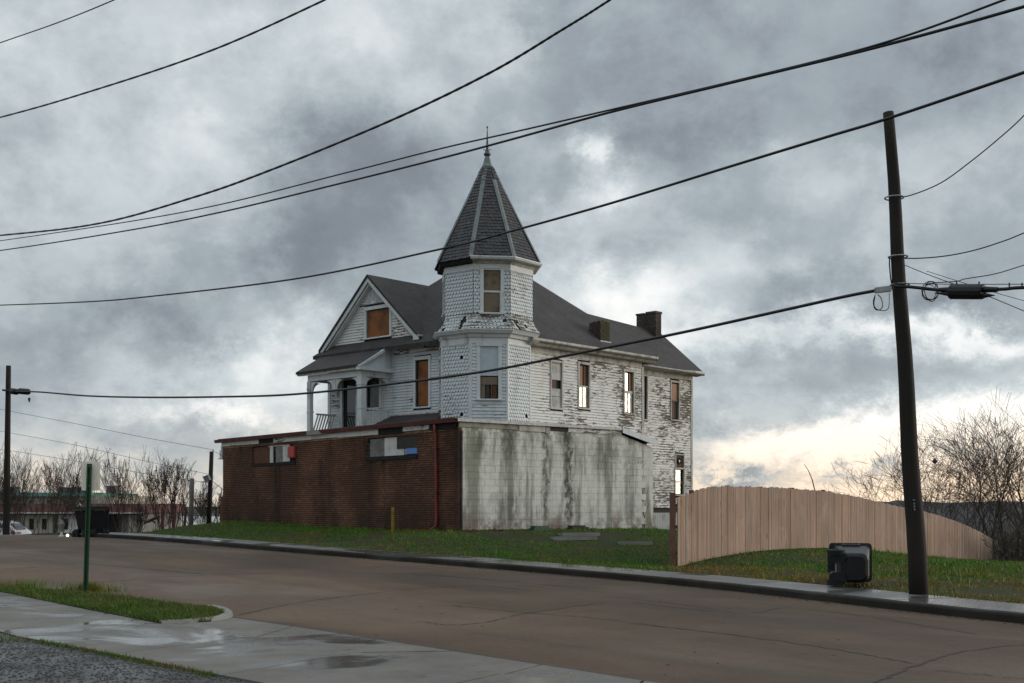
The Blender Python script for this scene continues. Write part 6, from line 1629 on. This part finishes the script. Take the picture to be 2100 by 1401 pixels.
# trees behind the fence end
for i, (px, Y, top, st, H0_, lab) in enumerate(((2015, 58, 830, 2, 0, 'tall bare tree rising behind the low end of the fence'), (2085, 55, 805, 2, 0, 'tallest bare tree at the picture edge behind the fence'),
        (1925, 62, 845, 3, 0, 'bare spreading tree just beyond the utility pole'), (1850, 66, 935, 4, 0, 'low bare tree behind the fence, before the utility pole'),
        (2150, 60, 800, 2, 0, 'bare tree mostly cut off by the picture edge'), (1970, 72, 905, 4, 0, 'bushy bare tree set back between two taller bare trees'), (2055, 70, 868, 3, 0, 'slender bare tree set back behind the tallest one'))):
    b = far_base(px, Y); b.z -= .3; H = at(px, top, Y).z - b.z
    bare_tree('bare_tree', b, st, H, .11 if st < 3 else .07, 4, 90 + i, lab, 'tree', 'bare trees behind the fence', M_TWIG, .40, .80, .04, .0095, M_BARK, 0, (.62, .86))
# tangled undergrowth below them
rg = random.Random(5); m = MB()
for i in range(230):
    px = rg.uniform(1780, 2200); Y = rg.uniform(54, 64) if px > 2030 else rg.uniform(58, 70); b = far_base(px, Y) - UP * .2
    if px > 2030 and rg.random() < .45: b = far_base(px, rg.uniform(50, 54)) - UP * .2
    grow(m, b, V(rg.gauss(0, .35), rg.gauss(0, .3), 1), rg.uniform(.6, 1.25), .022, 3, rg, .05, .9, 3, (2, 3), .008, .16, 3, .6)
tag(m.build('undergrowth', M_TWIG, None, False, 'stuff'), 'dark tangle of leafless brush below the bare trees', 'brush')
m = MB()
for i in range(900):
    px = rg.uniform(2032, 2230); Y = rg.uniform(51, 57); c = far_base(px, Y) + UP * rg.uniform(0, 1.0) * rg.random()
    s = rg.uniform(.05, .16); a = V(rg.gauss(0, 1), rg.gauss(0, 1), rg.gauss(0, .6)).normalized(); b = a.orthogonal().normalized()
    m.face([c - a * s, c + b * s * .6, c + a * s, c - b * s * .6])
tag(m.build('leaf_litter_brush', M_BARK, None, False, 'stuff'), 'dead brown leaves caught in the brush at the fence end', 'brush')
c = at(1917, 945, 61); m = MB(); m.lathe(c - UP * .2, [(.02, .05), (.09, .08), (.13, .16), (.08, .24), (.02, .34)], 7); tag(m.build('nest', M_BARK), 'small dark nest in the bare branches by the pole', 'nest')

# ------------------------------------------------------------------ buildings far across the street
def bld(px0, px1, Y, dep): 
    a = (px0 - 1050) / FPX * Y; b = (px1 - 1050) / FPX * Y; return a, b, Y, Y + dep
zpx = lambda py, Y: EYE + (HOR - py) * Y / FPX
x0, x1, y0, y1 = bld(-60, 296, 88, 12); T = empty('red_roofed_building', ((x0 + x1) / 2, y0, -4)); tag(T, 'low building with a rust red mansard roof beyond the shrubs', 'building')
m = MB(); m.abox(x0 + .3, x1 - .6, y0 + .3, y1, -5, zpx(1049, 88)); m.build('wall', M_GREYWALL, T)
m = MB(); za, zb = zpx(1052, 88), zpx(1033, 88)
P = lambda x, y, z: V(x, y, z)
m.hexa([P(x0, y0 - .3, za), P(x1, y0 - .3, za), P(x1, y1, za), P(x0, y1, za), P(x0 + .3, y0 + .25, zb), P(x1 - .35, y0 + .25, zb), P(x1 - .35, y1, zb), P(x0 + .3, y1, zb)]); m.build('roof', M_REDROOF, T)
m = MB(); m.abox(x0 - .05, x1 + .05, y0 - .34, y0 - .302, za - .05, za + .05); m.build('gutter', M_WHITE, T)
for (a, b, mt) in ((30, 105, M_CREAM), (118, 158, M_WHITE), (262, 292, M_CREAM), (215, 246, M_DARK), (165, 205, M_DARK)):
    m = MB(); m.abox((a - 1050) / FPX * 88, (b - 1050) / FPX * 88, y0 + .22, y0 + .298, -3.5, zpx(1056, 88)); m.build('wall_panel', mt, T)
for i, a in enumerate((58, 84, 128)):
    m = MB(); m.abox((a - 1050) / FPX * 88, (a + 9 - 1050) / FPX * 88, y0 + .19, y0 + .219, zpx(1086, 88), zpx(1064, 88)); m.build('window', M_DARK, T)
m = MB(); m.prism([at(157, 1040, 88), at(162, 1032, 88), at(168, 1040, 88), at(166, 1041, 88), at(162, 1035, 88), at(159, 1041, 88)], V(0, .2, 0)); m.build('roof_gablet', M_WHITE, T)
x0, x1, y0, y1 = bld(-40, 232, 128, 16); T = empty('green_roofed_building', ((x0 + x1) / 2, y0, -8)); tag(T, 'long cream building with a green metal roof edge and rooftop units', 'building')
m = MB(); m.abox(x0, x1, y0, y1, -9, zpx(1016, 128)); m.build('wall', M_CREAM, T)
m = MB(); m.hexa([P(x0 - .2, y0 - .3, zpx(1018, 128)), P((188 - 1050) / FPX * 128, y0 - .3, zpx(1018, 128)), P((188 - 1050) / FPX * 128, y1, zpx(1018, 128)), P(x0, y1, zpx(1018, 128)), P(x0 - .2, y0 + .3, zpx(1010, 128)), P((188 - 1050) / FPX * 128, y0 + .3, zpx(1010, 128)), P((188 - 1050) / FPX * 128, y1, zpx(1010, 128)), P(x0, y1, zpx(1010, 128))]); m.build('roof', M_GREENROOF, T)
for (a, b, c) in ((105, 112, 998), (113, 130, 999), (132, 146, 998), (150, 166, 997), (205, 222, 996), (0, 14, 998)):
    m = MB(); m.abox((a - 1050) / FPX * 128, (b - 1050) / FPX * 128, y0 + 2, y0 + 3.5, zpx(1012, 128), zpx(c, 128)); m.build('rooftop_unit', M_AC, T)
for a in (60, 96, 130, 164):
    m = MB(); m.abox((a - 1050) / FPX * 128, (a + 10 - 1050) / FPX * 128, y0 - .03, y0 - .004, zpx(1036, 128), zpx(1026, 128)); m.build('window', M_GLASS_GREY, T)
# pale curb of the crossing street
m = MB(); m.abox(-30, -17.2, 46.6, 46.9, -.1, .05 + float(road_z(0, 46.7))); m.build('cross_curb', M_CURB_NEAR, None, False, 'structure')

# ------------------------------------------------------------------ white car at the picture edge
cb = at(40, 1100, 60); CX, CY = cb.x - .35, 61.5; cz = float(road_z(0, 61.5)) + .22
CAR = empty('parked_car', (CX - 2.2, CY, cz)); tag(CAR, 'rear end of a white car at the picture edge across the street', 'car')
prof = [(0, .45), (.02, .75), (-.02, .98), (-.18, 1.08), (-.55, 1.42), (-.9, 1.52), (-2.3, 1.55), (-3.0, 1.05), (-4.1, .92), (-4.35, .7), (-4.35, .4), (-3.9, .32), (-.35, .32)]
m = MB(); n = len(prof)
for (yy, s) in ((-.9, .94), (-.82, 1.0), (.82, 1.0), (.9, .94)):
    m.v.extend(V(CX + .0 + x * (s if True else 1), CY + yy * (1.0 if z < 1.1 else .82), cz + .32 + (z - .32) * s) for x, z in prof)
for k in range(3):
    for j in range(n): m.f.append((k * n + j, k * n + (j + 1) % n, (k + 1) * n + (j + 1) % n, (k + 1) * n + j))
m.f.append(tuple(range(n))); m.f.append(tuple(3 * n + j for j in range(n))[::-1]); m.build('body', M_CARWHITE, CAR, False)
m = MB(); m.prism([V(CX - .62, CY - .80, cz + 1.07), V(CX - .78, CY - .755, cz + 1.38), V(CX - 1.5, CY - .755, cz + 1.42), V(CX - 1.55, CY - .80, cz + 1.05)], V(0, -.012, 0)); m.build('side_window', M_GLASS_DARK, CAR)
m = MB(); m.hexa([V(CX - .18, CY - .6, cz + 1.10), V(CX - .18, CY + .6, cz + 1.10), V(CX - .5, CY + .55, cz + 1.40), V(CX - .5, CY - .55, cz + 1.40), V(CX - .14, CY - .6, cz + 1.10), V(CX - .14, CY + .6, cz + 1.10), V(CX - .46, CY + .55, cz + 1.41), V(CX - .46, CY - .55, cz + 1.41)]); m.build('rear_window', M_GLASS_DARK, CAR)
m = MB(); m.hexa([V(CX - .38, CY - .93, cz + .90), V(CX + .03, CY - .86, cz + .86), V(CX + .03, CY - .5, cz + .86), V(CX - .3, CY - .6, cz + .90), V(CX - .30, CY - .91, cz + 1.02), V(CX + .01, CY - .86, cz + .99), V(CX + .01, CY - .5, cz + .99), V(CX - .3, CY - .6, cz + 1.0)]); m.build('tail_light', M_TAIL, CAR)
for wx in (-.85, -3.4):
    for yy in (-.88, .70):
        m = MB(); ring = [V(CX + wx + .33 * math.cos(i * math.pi / 8), CY + yy, cz + .33 + .33 * math.sin(i * math.pi / 8)) for i in range(16)]; m.prism(ring, V(0, .18, 0)); wh = m.build('wheel', M_RUBBER, CAR)
        m = MB(); m.prism([V(CX + wx + .2 * math.cos(i * math.pi / 8), CY + yy - .01, cz + .33 + .2 * math.sin(i * math.pi / 8)) for i in range(16)], V(0, .02, 0)); m.build('rim', M_AC, wh)
m = MB(); m.abox(CX - .06, CX + .06, CY - .84, CY + .84, cz + .42, cz + .62); m.build('bumper', M_AC, CAR)

# ------------------------------------------------------------------ river plain and far hills
m = MB(); m.face([V(-1800, 260, -12.6), V(-35, 260, -12.6), V(-60, 1450, -12.6), V(-1800, 1450, -12.6)]); m.build('river', M_WATER, None, False, 'structure')
def ridge(name, x0, x1, y, ztop, amp, seed, n=160, mat=M_HILL):
    rg = np.random.default_rng(seed); xs = np.linspace(x0, x1, n); h = ztop + amp * (.6 * np.sin(xs * .011 + seed) + .5 * np.sin(xs * .031 + seed * 2) + rg.normal(0, .35, n))
    m = MB(); dep = y * .3
    for i in range(n - 1):
        a, b = xs[i], xs[i + 1]
        m.face([V(a, y, -14), V(b, y, -14), V(b, y + dep * .2, h[i + 1] - amp), V(a, y + dep * .2, h[i] - amp)])
        m.face([V(a, y + dep * .2, h[i] - amp), V(b, y + dep * .2, h[i + 1] - amp), V(b, y + dep * .5, h[i + 1]), V(a, y + dep * .5, h[i])])
        m.face([V(a, y + dep * .5, h[i]), V(b, y + dep * .5, h[i + 1]), V(b, y + dep, -14), V(a, y + dep, -14)])
    m.build(name, mat, None, False, 'structure')
ridge('far_bank_hill', -2600, 500, 1500, -11.6, .7, 3)
ridge('wooded_hill', 150, 1300, 700, 3.4, 1.3, 4)
